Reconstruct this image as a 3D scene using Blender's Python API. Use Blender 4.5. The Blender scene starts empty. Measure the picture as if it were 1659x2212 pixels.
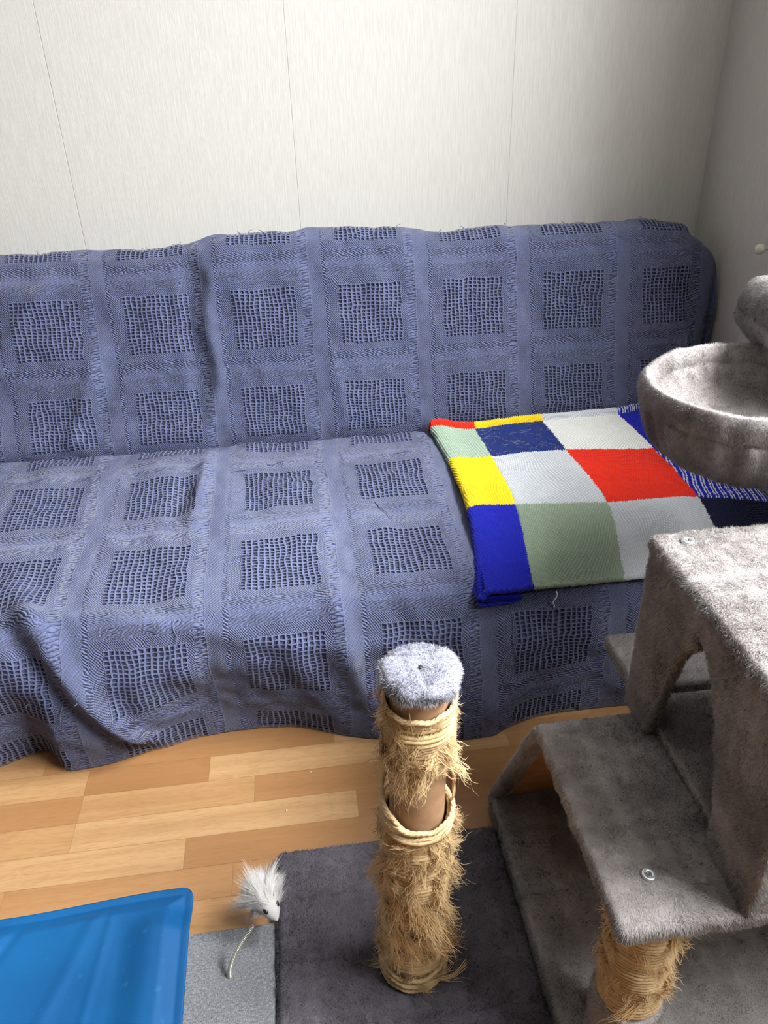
import bpy, bmesh, math, random
import numpy as np
from mathutils import Vector, Matrix

random.seed(4)
RNG = np.random.default_rng(11)
S = bpy.context.scene
COL = S.collection
PI = math.pi

# ------------------------------------------------------------------ camera, light, exposure
def setup_camera():
    yaw, pitch, roll = math.radians(6.3), math.radians(30.2), math.radians(1.83)
    F = Vector((math.sin(yaw)*math.cos(pitch), math.cos(yaw)*math.cos(pitch), -math.sin(pitch)))
    Rt = Vector((math.cos(yaw), -math.sin(yaw), 0))
    U = Rt.cross(F)
    global CAM_F, CAM_R, CAM_U
    Rr = Rt*math.cos(roll) - U*math.sin(roll)
    Uu = Rr.cross(F)
    CAM_F, CAM_R, CAM_U = (np.array(q) for q in (F, Rr, Uu))
    cam = bpy.data.cameras.new('camera')
    ob = bpy.data.objects.new('camera', cam)
    m = Matrix((Rr, Uu, -F)).transposed().to_4x4()
    m.translation = Vector((0, -2.3, 1.3))
    ob.matrix_world = m
    cam.sensor_fit = 'VERTICAL'; cam.sensor_height = 24.0
    cam.lens = 24.0*1660.0/2212.0
    cam.clip_start = 0.02
    COL.objects.link(ob)
    S.camera = ob
setup_camera()

S.view_settings.view_transform = 'Standard'
S.view_settings.look = 'None'
S.view_settings.gamma = 1.0
S.view_settings.use_curve_mapping = False
S.view_settings.exposure = -0.28
S.cycles.max_bounces = 5
S.cycles.diffuse_bounces = 3
S.cycles.glossy_bounces = 2
S.cycles.transmission_bounces = 2
S.cycles.transparent_max_bounces = 7
S.cycles.caustics_reflective = False
S.cycles.caustics_refractive = False
S.cycles.use_adaptive_sampling = True
S.cycles.adaptive_threshold = 0.07
S.cycles.adaptive_min_samples = 14
S.cycles.use_denoising = True
S.cycles.sample_clamp_indirect = 6.0

world = bpy.data.worlds.new('World'); S.world = world
world.use_nodes = True
wn = world.node_tree
bg = wn.nodes['Background']
bg.inputs['Color'].default_value = (.72, .82, 1.0, 1)      # even overcast sky
bg.inputs['Strength'].default_value = 0.8

WIN_Y0, WIN_Y1, WIN_Z0, WIN_Z1 = -2.95, -0.95, 1.45, 2.85     # window opening in the right wall
def area(name, loc, rot, sx, sy, power, col):
    l = bpy.data.lights.new(name, 'AREA'); l.shape = 'RECTANGLE'
    l.size = sx; l.size_y = sy; l.energy = power; l.color = col
    o = bpy.data.objects.new(name, l); o.location = loc; o.rotation_euler = rot
    COL.objects.link(o); return o
# daylight entering through the window
area('window_daylight', (1.445, (WIN_Y0+WIN_Y1)/2, (WIN_Z0+WIN_Z1)/2), (0, math.radians(90), 0),
     WIN_Z1-WIN_Z0-.1, WIN_Y1-WIN_Y0-.1, 150.0, (0.985, 0.99, 1.0))
# brighter part of the sky above, outside the window
_sp = Vector((2.35, -2.25, 3.45)); _st = Vector((0.1, -1.15, 0.4))
area('sky_light', _sp, (_st-_sp).to_track_quat('-Z', 'Y').to_euler(), 2.6, 1.5, 900.0, (0.97, 0.985, 1.0))
# ------------------------------------------------------------------ helpers
def tag(o, label=None, cat=None, group=None, kind=None):
    if label: o['label'] = label
    if cat: o['category'] = cat
    if group: o['group'] = group
    if kind: o['kind'] = kind
    return o

def empty(name, loc, label, cat):
    o = bpy.data.objects.new(name, None); COL.objects.link(o)
    o.location = loc; o.empty_display_size = .05
    return tag(o, label, cat)

def link(name, me, parent=None):
    o = bpy.data.objects.new(name, me); COL.objects.link(o)
    if parent is not None:
        o.parent = parent
        p = parent; off = Vector((0, 0, 0))
        while p is not None:
            off += Vector(p.location); p = p.parent
        o.location = -off            # meshes are written in room coordinates
    return o

def np_mesh(name, V, polys, mats=(), uv=None, smooth=True, matidx=None, normals=None, attrs=None):
    """polys: list of int arrays (n,k)"""
    me = bpy.data.meshes.new(name)
    V = np.asarray(V, np.float32)
    polys = [np.asarray(p, np.int32) for p in polys if len(p)]
    loops = np.concatenate([p.ravel() for p in polys])
    sizes = np.concatenate([np.full(len(p), p.shape[1], np.int32) for p in polys])
    starts = np.concatenate([[0], np.cumsum(sizes)[:-1]]).astype(np.int32)
    me.vertices.add(len(V)); me.vertices.foreach_set('co', V.ravel())
    me.loops.add(len(loops)); me.loops.foreach_set('vertex_index', loops)
    me.polygons.add(len(sizes)); me.polygons.foreach_set('loop_start', starts)
    me.polygons.foreach_set('loop_total', sizes)
    me.polygons.foreach_set('use_smooth', np.full(len(sizes), smooth, bool))
    if matidx is not None:
        me.polygons.foreach_set('material_index', np.asarray(matidx, np.int32))
    if uv is not None:
        l = me.uv_layers.new(name='UVMap')
        l.data.foreach_set('uv', np.asarray(uv, np.float32)[loops].ravel())
    if attrs:
        for k, a in attrs.items():
            at = me.attributes.new(k, 'FLOAT', 'POINT')
            at.data.foreach_set('value', np.asarray(a, np.float32))
    for m in mats: me.materials.append(m)
    me.update(calc_edges=True); me.validate(clean_customdata=False)
    if normals is not None:
        me.normals_split_custom_set_from_vertices(np.asarray(normals, np.float32))
    return me

def grid_quads(nu, nv, base=0, closed_u=False, flip=False):
    i = np.arange(nu if closed_u else nu-1); j = np.arange(nv-1)
    I, J = np.meshgrid(i, j, indexing='ij')
    I2 = (I+1) % nu
    q = np.stack([I*nv+J, I2*nv+J, I2*nv+J+1, I*nv+J+1], -1).reshape(-1, 4)+base
    return q[:, ::-1] if flip else q

_T = np.random.default_rng(5).random((64, 256, 256)).astype(np.float32)
def vnoise(x, y, seed=0):
    x = np.asarray(x, float)+1000.; y = np.asarray(y, float)+1000.
    xi = np.floor(x).astype(int); yi = np.floor(y).astype(int)
    fx = x-xi; fy = y-yi
    fx = fx*fx*fx*(fx*(fx*6-15)+10); fy = fy*fy*fy*(fy*(fy*6-15)+10)
    T = _T[seed % 64]
    g = lambda a, b: T[a % 256, b % 256]
    return ((g(xi, yi)*(1-fx)+g(xi+1, yi)*fx)*(1-fy)+(g(xi, yi+1)*(1-fx)+g(xi+1, yi+1)*fx)*fy)*2-1
def vnoise3(P, s, seed=0):
    return (vnoise(P[:, 0]*s, P[:, 1]*s, seed)+vnoise(P[:, 1]*s+7, P[:, 2]*s, seed+1)+vnoise(P[:, 2]*s, P[:, 0]*s+3, seed+2))/2.0
def sstep(a, b, x):
    t = np.clip((x-a)/(b-a), 0, 1); return t*t*(3-2*t)
def nrm(v):
    return v/np.maximum(np.linalg.norm(v, axis=-1, keepdims=True), 1e-9)
def cubic(xk, yk, x):
    """monotone-ish cubic through knots"""
    xk = np.asarray(xk, float); yk = np.asarray(yk, float)
    h = np.diff(xk); d = np.diff(yk)/h
    m = np.zeros_like(yk); m[0] = d[0]; m[-1] = d[-1]
    for i in range(1, len(xk)-1):
        m[i] = 0 if d[i-1]*d[i] <= 0 else (h[i-1]+h[i])/(h[i-1]/d[i]+h[i]/d[i-1])
    i = np.clip(np.searchsorted(xk, x)-1, 0, len(xk)-2)
    t = np.clip((x-xk[i])/h[i], 0, 1)
    return ((2*t**3-3*t**2+1)*yk[i]+(t**3-2*t**2+t)*h[i]*m[i]+(-2*t**3+3*t**2)*yk[i+1]+(t**3-t**2)*h[i]*m[i+1])

# ---- node expression helper
class E:
    def __init__(s, nt, sock): s.nt = nt; s.k = sock
    def _m(s, op, *o, clamp=False):
        n = s.nt.nodes.new('ShaderNodeMath'); n.operation = op; n.use_clamp = clamp
        for i, a in enumerate((s,)+o):
            if isinstance(a, E): s.nt.links.new(a.k, n.inputs[i])
            else: n.inputs[i].default_value = a
        return E(s.nt, n.outputs[0])
    def __add__(s, o): return s._m('ADD', o)
    __radd__ = __add__
    def __sub__(s, o): return s._m('SUBTRACT', o)
    def __rsub__(s, o): return (s*-1)+o
    def __mul__(s, o): return s._m('MULTIPLY', o)
    __rmul__ = __mul__
    def frac(s): return s._m('FRACT')
    def floor(s): return s._m('FLOOR')
    def abs(s): return s._m('ABSOLUTE')
    def sin(s): return s._m('SINE')
    def pow(s, o): return s._m('POWER', o)
    def mx(s, o): return s._m('MAXIMUM', o)
    def mn(s, o): return s._m('MINIMUM', o)
    def gt(s, o): return s._m('GREATER_THAN', o)
    def lt(s, o): return s._m('LESS_THAN', o)
    def ss(s, a, b):
        n = s.nt.nodes.new('ShaderNodeMapRange'); n.interpolation_type = 'SMOOTHSTEP'
        s.nt.links.new(s.k, n.inputs['Value'])
        n.inputs['From Min'].default_value = a; n.inputs['From Max'].default_value = b
        return E(s.nt, n.outputs[0])

class Mat:
    def __init__(s, name, rough=.8, spec=.3):
        s.m = bpy.data.materials.new(name); s.m.use_nodes = True
        s.nt = s.m.node_tree; s.b = s.nt.nodes['Principled BSDF']
        s.b.inputs['Roughness'].default_value = rough
        s.b.inputs['Specular IOR Level'].default_value = spec
    def node(s, t, **kw):
        n = s.nt.nodes.new(t)
        for k, v in kw.items(): setattr(n, k, v)
        return n
    def lk(s, a, b): s.nt.links.new(a.k if isinstance(a, E) else a, b)
    def e(s, sock): return E(s.nt, sock)
    def uv(s):
        n = s.node('ShaderNodeTexCoord'); x = s.node('ShaderNodeSeparateXYZ')
        s.lk(n.outputs['UV'], x.inputs[0]); return s.e(x.outputs[0]), s.e(x.outputs[1]), n
    def xyz(s, out='Object'):
        n = s.node('ShaderNodeTexCoord'); x = s.node('ShaderNodeSeparateXYZ')
        s.lk(n.outputs[out], x.inputs[0]); return s.e(x.outputs[0]), s.e(x.outputs[1]), s.e(x.outputs[2]), n
    def comb(s, x, y, z=0.0):
        n = s.node('ShaderNodeCombineXYZ')
        for i, a in enumerate((x, y, z)):
            if isinstance(a, E): s.lk(a, n.inputs[i])
            else: n.inputs[i].default_value = a
        return n.outputs[0]
    def noise(s, vec, scale, detail=3, rough=.5, dist=0):
        n = s.node('ShaderNodeTexNoise'); n.inputs['Scale'].default_value = scale
        n.inputs['Detail'].default_value = detail; n.inputs['Roughness'].default_value = rough
        n.inputs['Distortion'].default_value = dist
        if vec is not None: s.lk(vec, n.inputs['Vector'])
        return s.e(n.outputs['Fac'])
    def ramp(s, fac, stops):
        n = s.node('ShaderNodeValToRGB'); s.lk(fac, n.inputs[0])
        el = n.color_ramp.elements
        while len(el) < len(stops): el.new(.5)
        for q, (p, c) in zip(el, stops): q.position = p; q.color = (*c, 1)
        return n.outputs[0]
    def mix(s, fac, a, b, mode='MIX'):
        n = s.node('ShaderNodeMix', data_type='RGBA', blend_type=mode)
        for i, v in ((0, fac), (6, a), (7, b)):
            if isinstance(v, E): s.lk(v, n.inputs[i])
            elif isinstance(v, bpy.types.NodeSocket): s.nt.links.new(v, n.inputs[i])
            elif i == 0: n.inputs[0].default_value = v
            else: n.inputs[i].default_value = (*v, 1)
        return n.outputs[2]
    def color(s, c):
        if isinstance(c, bpy.types.NodeSocket): s.nt.links.new(c, s.b.inputs['Base Color'])
        else: s.b.inputs['Base Color'].default_value = (*c, 1)
    def bump(s, h, strength=.5, dist=.002):
        n = s.node('ShaderNodeBump'); n.inputs['Strength'].default_value = strength
        n.inputs['Distance'].default_value = dist
        s.lk(h, n.inputs['Height']); s.nt.links.new(n.outputs[0], s.b.inputs['Normal']); return n

def srgb(r, g, b):
    f = lambda c: (c/255/12.92) if c/255 <= .04045 else ((c/255+.055)/1.055)**2.4
    return (f(r), f(g), f(b))

# ------------------------------------------------------------------ materials
def mat_wallpaper(swap=False):
    M = Mat('wallpaper', .75, .25)
    x, y, z, n = M.xyz()
    a = y if swap else x
    st = M.noise(M.comb(a*260, z*14, 0.0), 1.0, 2)
    st2 = M.noise(M.comb(a*620, z*40, 3.0), 1.0, 2)
    bl = M.noise(n.outputs['Object'], 2.2, 3)
    c = M.mix(st.ss(.25, .8), (.54, .525, .49), (.615, .60, .565))
    c = M.mix((st2.ss(.45, .75))*.35, c, (.66, .65, .615))
    c = M.mix(bl.ss(.35, .7)*.25, c, (.575, .56, .51))
    M.color(c)
    # seams of the wallpaper lengths, every 53 cm
    if not swap:
        s = (((a-.042)*(1/.597)).frac()-.5).abs()
        seam = s.ss(.4976, .4990)
        wv = M.noise(M.comb(0.0, z*9, 1.0), 1.0, 2)
        M.color(M.mix(seam*wv.ss(.3, .6)*.4, c, (.34, .32, .28)))
        M.bump(st*.5+st2*.3-seam*1.5, .55, .0014)
    else:
        M.bump(st*.5+st2*.3, .55, .0014)
    return M.m

def mat_floor():
    M = Mat('beech_laminate', .32, .45)
    u, v, n = M.uv()
    at = M.node('ShaderNodeAttribute', attribute_name='plank'); p = M.e(at.outputs['Fac'])
    g1 = M.noise(M.comb(u*2.2+p*31, v*46+p*17, p*9), 1.0, 5, .6, .6)
    g2 = M.noise(M.comb(u*26+p*5, v*420, p*3), 1.0, 3, .6)
    g3 = M.noise(M.comb(u*7.0+p*11, v*30+p*37, p*5), 1.0, 2, .5, 1.6)
    rings = ((g3*34).sin()*.5+.5)
    base = M.ramp(p, [(0, (.28, .135, .052)), (.35, (.365, .190, .078)), (.7, (.44, .255, .115)), (1, (.475, .295, .142))])
    c = M.mix(g1.ss(.3, .75)*.45, base, (.27, .125, .046))
    c = M.mix(g2.ss(.5, .72)*.35, c, (.23, .105, .038))
    c = M.mix(rings.ss(.75, 1.0)*.13, c, (.26, .12, .043))
    M.color(c)
    M.lk(g2*.12+.28, M.b.inputs['Roughness'])
    M.bump(g2, .08, .0006)
    return M.m

def mat_plain(name, c, rough=.8, spec=.3, noise=0.0, scale=20, metal=0.0):
    M = Mat(name, rough, spec)
    x, y, z, n = M.xyz()
    f = M.noise(n.outputs['Object'], scale, 4)
    M.color(M.mix(f.ss(.3, .7), tuple(max(0, a*(1-noise)) for a in c), tuple(min(1, a*(1+noise)) for a in c)))
    M.b.inputs['Metallic'].default_value = metal
    return M.m

def mat_plush(name, dark, light, sheen=.3, scale=14, through=.38):
    M = Mat(name, .85, .15)
    x, y, z, n = M.xyz()
    f = M.noise(n.outputs['Object'], scale, 4, .6)
    f2 = M.noise(n.outputs['Object'], scale*6, 2, .6)
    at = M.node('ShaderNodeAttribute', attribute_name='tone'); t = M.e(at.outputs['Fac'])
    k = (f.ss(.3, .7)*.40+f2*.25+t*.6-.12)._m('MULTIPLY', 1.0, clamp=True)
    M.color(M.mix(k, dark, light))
    M.b.inputs['Sheen Weight'].default_value = sheen
    M.b.inputs['Sheen Roughness'].default_value = .5
    if through <= 0: return M.m
    tl = M.node('ShaderNodeBsdfTranslucent'); mx = M.node('ShaderNodeMixShader'); mx.inputs[0].default_value = through
    col = M.b.inputs['Base Color'].links[0].from_socket
    M.nt.links.new(col, tl.inputs['Color'])
    M.nt.links.new(M.b.outputs[0], mx.inputs[1]); M.nt.links.new(tl.outputs[0], mx.inputs[2])
    out = [q for q in M.nt.nodes if q.type == 'OUTPUT_MATERIAL'][0]
    M.nt.links.new(mx.outputs[0], out.inputs[0])
    return M.m

def mat_throw():
    M = Mat('woven_cotton_throw', .9, .12)
    u0, v0, n = M.uv()
    u = u0
    v = v0
    fu = (u+.5).frac()-.5; fv = (v+.5).frac()-.5
    au = fu.abs(); av = fv.abs()
    inp = au.ss(.303, .295)*av.ss(.303, .295)
    # open waffle weave
    nz = M.noise(M.comb(u0*75, v0*100, 4.0), 1.0, 1)-.5
    cu = ((fu*(14/.6)+nz*.28).frac()-.5).abs()
    cv = ((fv*(17/.6)+nz*.4+.3).frac()-.5).abs()
    warp = cu.ss(.29, .40)             # upright yarns
    weft = cv.ss(.31, .44)*.85          # thinner cross yarns
    waf = warp.mx(weft)
    hole = (1-waf).ss(.76, 1.0)
    # plain dotted weave
    du = (u*(2*PI*54)).sin(); dv = (v*(2*PI*46)).sin()
    dots = (du*dv)*.5+.5
    # long floats beside the upright bands
    lz = M.noise(M.comb(u0*18, v0*40, 9.0), 1.0, 1)
    lf = ((v*34+lz*1.6+fu*9).frac()-.5).abs()*2
    lf2 = ((v*40+au*30+lz*1.1).frac()-.5).abs()*2
    bandA = fu.ss(.345, .36)*fu.ss(.45, .43)
    bandC = (fu*-1).ss(.385, .395)*(fu*-1).ss(.435, .425)
    mid = au.ss(.43, .44)
    twill = ((u*85+v*70).frac()-.5).abs()*2
    # herringbone of the cross bands
    hb = av.ss(.37, .38)
    sgn = fv.gt(0.0)*2-1
    hz = lz
    her = ((u*26+fv*sgn*48*-1+hz*1.4).frac()-.5).abs()*2
    her2 = ((u*30+fv*sgn*-60+hz*1.2).frac()-.5).abs()*2
    hb2 = av.ss(.455, .465)
    herm = her*(1-hb2)+(her2*.6+dots*.25+.05)*hb2
    flat = dots
    flat = flat*(1-hb)+herm*hb
    notv = 1-bandA.mx(bandC).mx(mid)
    vert = lf*bandA+lf2*bandC+(twill*.45+dots*.40+.05)*mid
    flat = flat*notv+vert
    h = flat*(1-inp)+(waf*1.15)*inp
    pits = (flat.ss(.36, .04))*(1-inp)
    fz = M.noise(M.comb(u0*160, v0*160, 3.0), 1.0, 1)
    at = M.node('ShaderNodeAttribute', attribute_name='dye'); tone = M.e(at.outputs['Fac'])
    at2 = M.node('ShaderNodeAttribute', attribute_name='fade'); fade = M.e(at2.outputs['Fac'])
    c = M.mix(tone, (.080, .096, .188), (.102, .120, .226))
    c = M.mix(fade*.35, c, (.075, .09, .17))
    c = M.mix(fz.ss(.3, .7)*.5, c, (.165, .187, .32))
    c = M.mix(h.ss(.1, .8)*.3, c, (.16, .182, .315))
    M.color(c)
    M.b.inputs['Sheen Weight'].default_value = .2
    M.bump(h, .9, .0035)
    tr = M.node('ShaderNodeBsdfTransparent')
    mx = M.node('ShaderNodeMixShader')
    fac = (hole*inp*.96)+pits*.72
    M.lk(fac, mx.inputs[0])
    M.nt.links.new(M.b.outputs[0], mx.inputs[1]); M.nt.links.new(tr.outputs[0], mx.inputs[2])
    out = [q for q in M.nt.nodes if q.type == 'OUTPUT_MATERIAL'][0]
    M.nt.links.new(mx.outputs[0], out.inputs[0])
    return M.m

def mat_knit(name, c, c2=None):
    M = Mat(name, .85, .2)
    x, y, z, n = M.xyz()
    f = M.noise(n.outputs['Object'], 700, 3)
    g = M.noise(n.outputs['Object'], 12, 2)
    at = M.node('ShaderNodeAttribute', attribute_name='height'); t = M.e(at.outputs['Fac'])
    d = c2 or tuple(a*.42 for a in c)  # dark tone for the stitch gaps: shade put into the colour
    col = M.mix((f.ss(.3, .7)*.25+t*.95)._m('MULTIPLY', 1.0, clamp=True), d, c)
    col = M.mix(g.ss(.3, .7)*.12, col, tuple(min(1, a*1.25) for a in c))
    M.color(col)
    M.b.inputs['Sheen Weight'].default_value = .15
    M.bump(f, .5, .001)
    return M.m

def mat_gel():
    M = Mat('blue_vinyl', .42, .4)
    x, y, z, n = M.xyz()
    f = M.noise(n.outputs['Object'], 5, 3)
    g = M.noise(n.outputs['Object'], 60, 3)
    c = M.mix(f.ss(.35, .7), (.003, .080, .235), (.004, .098, .275))
    c = M.mix(g.ss(.64, .76)*.18, c, (.06, .26, .55))
    M.color(c); M.bump(M.noise(n.outputs['Object'], 900, 2), .12, .0004)
    return M.m

def mat_felt():
    M = Mat('needle_felt', .95, .1)
    x, y, z, n = M.xyz()
    a = M.noise(M.comb(x*160, y*420, z), 1.0, 4, .7)
    b = M.noise(M.comb(x*620, y*240, z), 1.0, 3, .7)
    e = M.noise(n.outputs['Object'], 18, 3)
    k = a*.5+b*.5
    c = M.ramp(k, [(.33, (.075, .080, .088)), (.50, (.20, .21, .225)), (.66, (.40, .41, .43))])
    c = M.mix(e.ss(.3, .75)*.25, c, (.10, .105, .115))
    M.color(c); M.bump(k, .8, .002)
    return M.m

PLUSH = mat_plush('grey_plush', (.25, .222, .212), (.72, .68, .665))
PLUSH_DARK = mat_plush('dark_grey_plush', (.105, .096, .115), (.31, .285, .33), .25)
PLUSH_CAP = mat_plush('blue_grey_plush', (.36, .365, .43), (.72, .73, .82))
SISAL = mat_plush('sisal_fibre', (.57, .375, .175), (1.0, .80, .48), .1, 30)
WHITE_FUR = mat_plush('white_fur', (.90, .88, .85), (.97, .965, .95), .3, 30)
BACKING = {PLUSH.name: mat_plush('grey_plush_backing', (.20, .178, .17), (.52, .49, .48), .2, 14, 0),
           PLUSH_DARK.name: mat_plush('dark_plush_backing', (.07, .064, .078), (.2, .185, .21), .2, 14, 0)}
CARD = mat_plain('cardboard_tube', (.34, .205, .115), .6, .3, .10, 60)
WOOD_RAW = mat_plain('raw_chipboard', (.42, .20, .075), .7, .2, .12, 30)
ZINC = mat_plain('zinc_plated_steel', (.70, .74, .74), .32, .5, .03, 60, .85)
BLACK = mat_plain('black_plastic', (.012, .011, .012), .35, .5)
SPRING = mat_plain('nickel_wire', (.75, .75, .62), .3, .5, .02, 60, .8)
CREAM = mat_plain('cream_plastic', (.66, .65, .56), .4, .4, .02)
NAVY_UND = mat_plain('navy_upholstery', (.070, .080, .15), .95, .05, .2, 90)

# ------------------------------------------------------------------ strands (fur, fibres)
def strands(P, D, N, L, W, seg=2, bend=None, curl=0.0, rng=RNG, softn=.82, tone=None):
    """flat tapered blades; returns verts, quads, tris, normals, tone"""
    n = len(P)
    D = nrm(D)
    rnd = nrm(rng.normal(size=(n, 3)))
    side = nrm(np.cross(D, N)+rnd*.55)
    side = nrm(side-D*np.sum(side*D, 1, keepdims=True))
    L = np.broadcast_to(np.asarray(L, float).reshape(-1, 1), (n, 1))
    W = np.broadcast_to(np.asarray(W, float).reshape(-1, 1), (n, 1))
    if bend is None: bend = np.zeros((n, 3))
    c1 = nrm(rng.normal(size=(n, 3))); c2 = nrm(np.cross(D, c1)); ph = rng.random((n, 1))*6.28
    fr = .8+rng.random((n, 1))*1.4
    VV = []; NN = []; TT = []
    perp = nrm(np.cross(side, D)); sg = np.sign(np.sum(perp*N, 1, keepdims=True)); sg[sg == 0] = 1
    nn = nrm(N*softn+perp*sg*(1-softn))
    if tone is None: tone = rng.random(n)
    for k in range(seg):
        t = k/seg
        c = P+D*L*t+bend*L*t*t
        if curl: c = c+(c1*np.sin(ph+t*fr*5)+c2*np.cos(ph+t*fr*5)-c1*np.sin(ph)-c2*np.cos(ph))*L*curl*t
        w = W*(1-.55*t)*.5
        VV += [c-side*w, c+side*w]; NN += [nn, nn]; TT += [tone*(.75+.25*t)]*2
    c = P+D*L+bend*L
    if curl: c = c+(c1*np.sin(ph+fr*5)+c2*np.cos(ph+fr*5)-c1*np.sin(ph)-c2*np.cos(ph))*L*curl
    VV.append(c); NN.append(nn); TT.append(tone)
    m = 2*seg+1
    V = np.stack(VV, 1).reshape(-1, 3); NR = np.stack(NN, 1).reshape(-1, 3); T = np.stack(TT, 1).reshape(-1)
    b = (np.arange(n)*m)[:, None]
    Q = np.concatenate([b+np.array([[2*k, 2*k+1, 2*k+3, 2*k+2]]) for k in range(seg-1)]) if seg > 1 else np.zeros((0, 4), int)
    TR = b+np.array([[2*seg-2, 2*seg-1, 2*seg]])
    return V, Q, TR, NR, T

def sample_tris(V, T, VN, density, rng=RNG, keep=None):
    a, b, c = V[T[:, 0]], V[T[:, 1]], V[T[:, 2]]
    ar = np.linalg.norm(np.cross(b-a, c-a), axis=1)*.5
    if keep is not None: ar = ar*keep((a+b+c)/3)
    tot = ar.sum(); n = int(tot*density)
    if n < 1: return np.zeros((0, 3)), np.zeros((0, 3))
    idx = rng.choice(len(T), n, p=ar/tot)
    r1 = np.sqrt(rng.random(n))[:, None]; r2 = rng.random(n)[:, None]
    w = (1-r1, r1*(1-r2), r1*r2)
    P = sum(w[k]*V[T[idx, k]] for k in range(3))
    N = nrm(sum(w[k]*VN[T[idx, k]] for k in range(3)))
    return P, N

def furred(name, V, polys, mat, parent=None, density=8e5, length=.007, width=.0009, comb=(0, 0, -.4),
           jitter=.22, seg=1, keep=None, extra_mats=(), curl=0.0, lay=.7, matidx=None, bendz=-.25, patch=9.0):
    """mesh whose faces carry a short pile; pile and backing are one mesh"""
    V = np.asarray(V, float)
    T = []
    for p in polys:
        p = np.asarray(p)
        if p.shape[1] == 4: T += [p[:, [0, 1, 2]], p[:, [0, 2, 3]]]
        elif p.shape[1] == 3: T.append(p)
        else:
            for k in range(1, p.shape[1]-1): T.append(p[:, [0, k, k+1]])
    T = np.concatenate(T)
    fn = np.cross(V[T[:, 1]]-V[T[:, 0]], V[T[:, 2]]-V[T[:, 0]])
    VN = np.zeros_like(V)
    for k in range(3): np.add.at(VN, T[:, k], fn)
    VN = nrm(VN)
    density = density*1.45; length = length*.70; width = width*.62
    P, N = sample_tris(V, T, VN, density, keep=keep)
    q = P-np.array([0, -2.3, 1.3])       # leave out pile far outside what can be seen
    dp = q@CAM_F
    ok = (dp > .05) & (np.abs(q@CAM_R)/dp < .60) & (np.abs(q@CAM_U)/dp < .78) & (np.sum(q*N, 1) < .3*np.linalg.norm(q, axis=1))
    P, N = P[ok], N[ok]
    n = len(P)
    # coherent lay direction of the nap
    la = np.stack([vnoise3(P, patch, 3), vnoise3(P, patch, 8), vnoise3(P, patch, 13)], 1)
    lb = np.stack([vnoise3(P, patch*9, 21), vnoise3(P, patch*9, 26), vnoise3(P, patch*9, 31)], 1)
    D = N*.55+np.asarray(comb, float)+la*lay*.8+lb*jitter*.75+RNG.normal(size=(n, 3))*(.22+jitter*.25)
    dn = np.sum(D*N, 1, keepdims=True); D = D+N*np.maximum(0, .25-dn)
    L = length*(.6+.6*RNG.random(n))*(1+.55*vnoise3(P, 70, 40))
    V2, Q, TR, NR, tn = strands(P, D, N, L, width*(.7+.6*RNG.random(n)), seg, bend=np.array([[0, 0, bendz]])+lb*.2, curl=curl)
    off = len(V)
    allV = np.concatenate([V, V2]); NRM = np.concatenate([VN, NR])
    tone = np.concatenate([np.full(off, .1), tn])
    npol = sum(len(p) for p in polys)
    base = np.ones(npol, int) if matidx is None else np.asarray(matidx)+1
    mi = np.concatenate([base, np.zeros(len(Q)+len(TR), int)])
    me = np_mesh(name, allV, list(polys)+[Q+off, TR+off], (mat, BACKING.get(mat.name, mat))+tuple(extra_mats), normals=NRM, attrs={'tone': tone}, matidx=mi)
    return link(name, me, parent)

def bm_arrays(bm):
    bm.verts.ensure_lookup_table(); bm.verts.index_update()
    V = np.array([v.co[:] for v in bm.verts])
    groups = {}
    for f in bm.faces: groups.setdefault(len(f.verts), []).append([v.index for v in f.verts])
    polys = [np.array(g) for k, g in sorted(groups.items())]
    bm.free()
    return V, polys

def box_bm(x0, x1, y0, y1, z0, z1, bev=.008, seg=3):
    bm = bmesh.new(); bmesh.ops.create_cube(bm, size=1)
    for v in bm.verts:
        v.co = Vector(((x0+x1)/2+v.co.x*(x1-x0), (y0+y1)/2+v.co.y*(y1-y0), (z0+z1)/2+v.co.z*(z1-z0)))
    if bev: bmesh.ops.bevel(bm, geom=list(bm.edges), offset=bev, segments=seg, profile=.5, affect='EDGES')
    return bm

def cut_bm(bm, step=.02):
    """slice a mesh finely along the axes"""
    lo = [min(v.co[i] for v in bm.verts) for i in range(3)]; hi = [max(v.co[i] for v in bm.verts) for i in range(3)]
    for ax in range(3):
        no = [0, 0, 0]; no[ax] = 1
        k = lo[ax]+step
        while k < hi[ax]-step*.3:
            co = [0, 0, 0]; co[ax] = k
            bmesh.ops.bisect_plane(bm, geom=list(bm.verts)+list(bm.edges)+list(bm.faces), plane_co=co, plane_no=no)
            k += step
    bmesh.ops.triangulate(bm, faces=[f for f in bm.faces if len(f.verts) > 4])
    return bm

def outline_bm(pts, plane, a, b, bev=.004):
    """pts: 2-D outline; plane 'x' -> (y,z) extruded from x=a to b; 'y' -> (x,z)"""
    bm = bmesh.new()
    def P(p, d):
        return (d, p[0], p[1]) if plane == 'x' else (p[0], d, p[1])
    v0 = [bm.verts.new(P(p, a)) for p in pts]; v1 = [bm.verts.new(P(p, b)) for p in pts]
    n = len(pts)
    f0 = bm.faces.new(v0); f1 = bm.faces.new(v1[::-1])
    for i in range(n): bm.faces.new((v0[i], v1[i], v1[(i+1) % n], v0[(i+1) % n]))
    bmesh.ops.recalc_face_normals(bm, faces=list(bm.faces))
    if bev:
        bmesh.ops.bevel(bm, geom=[e for e in f0.edges]+[e for e in f1.edges], offset=bev, segments=2, profile=.5, affect='EDGES')
    bmesh.ops.triangulate(bm, faces=[f for f in bm.faces if len(f.verts) > 4])
    cut_bm(bm, .03)
    bmesh.ops.recalc_face_normals(bm, faces=list(bm.faces))
    return bm

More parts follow.
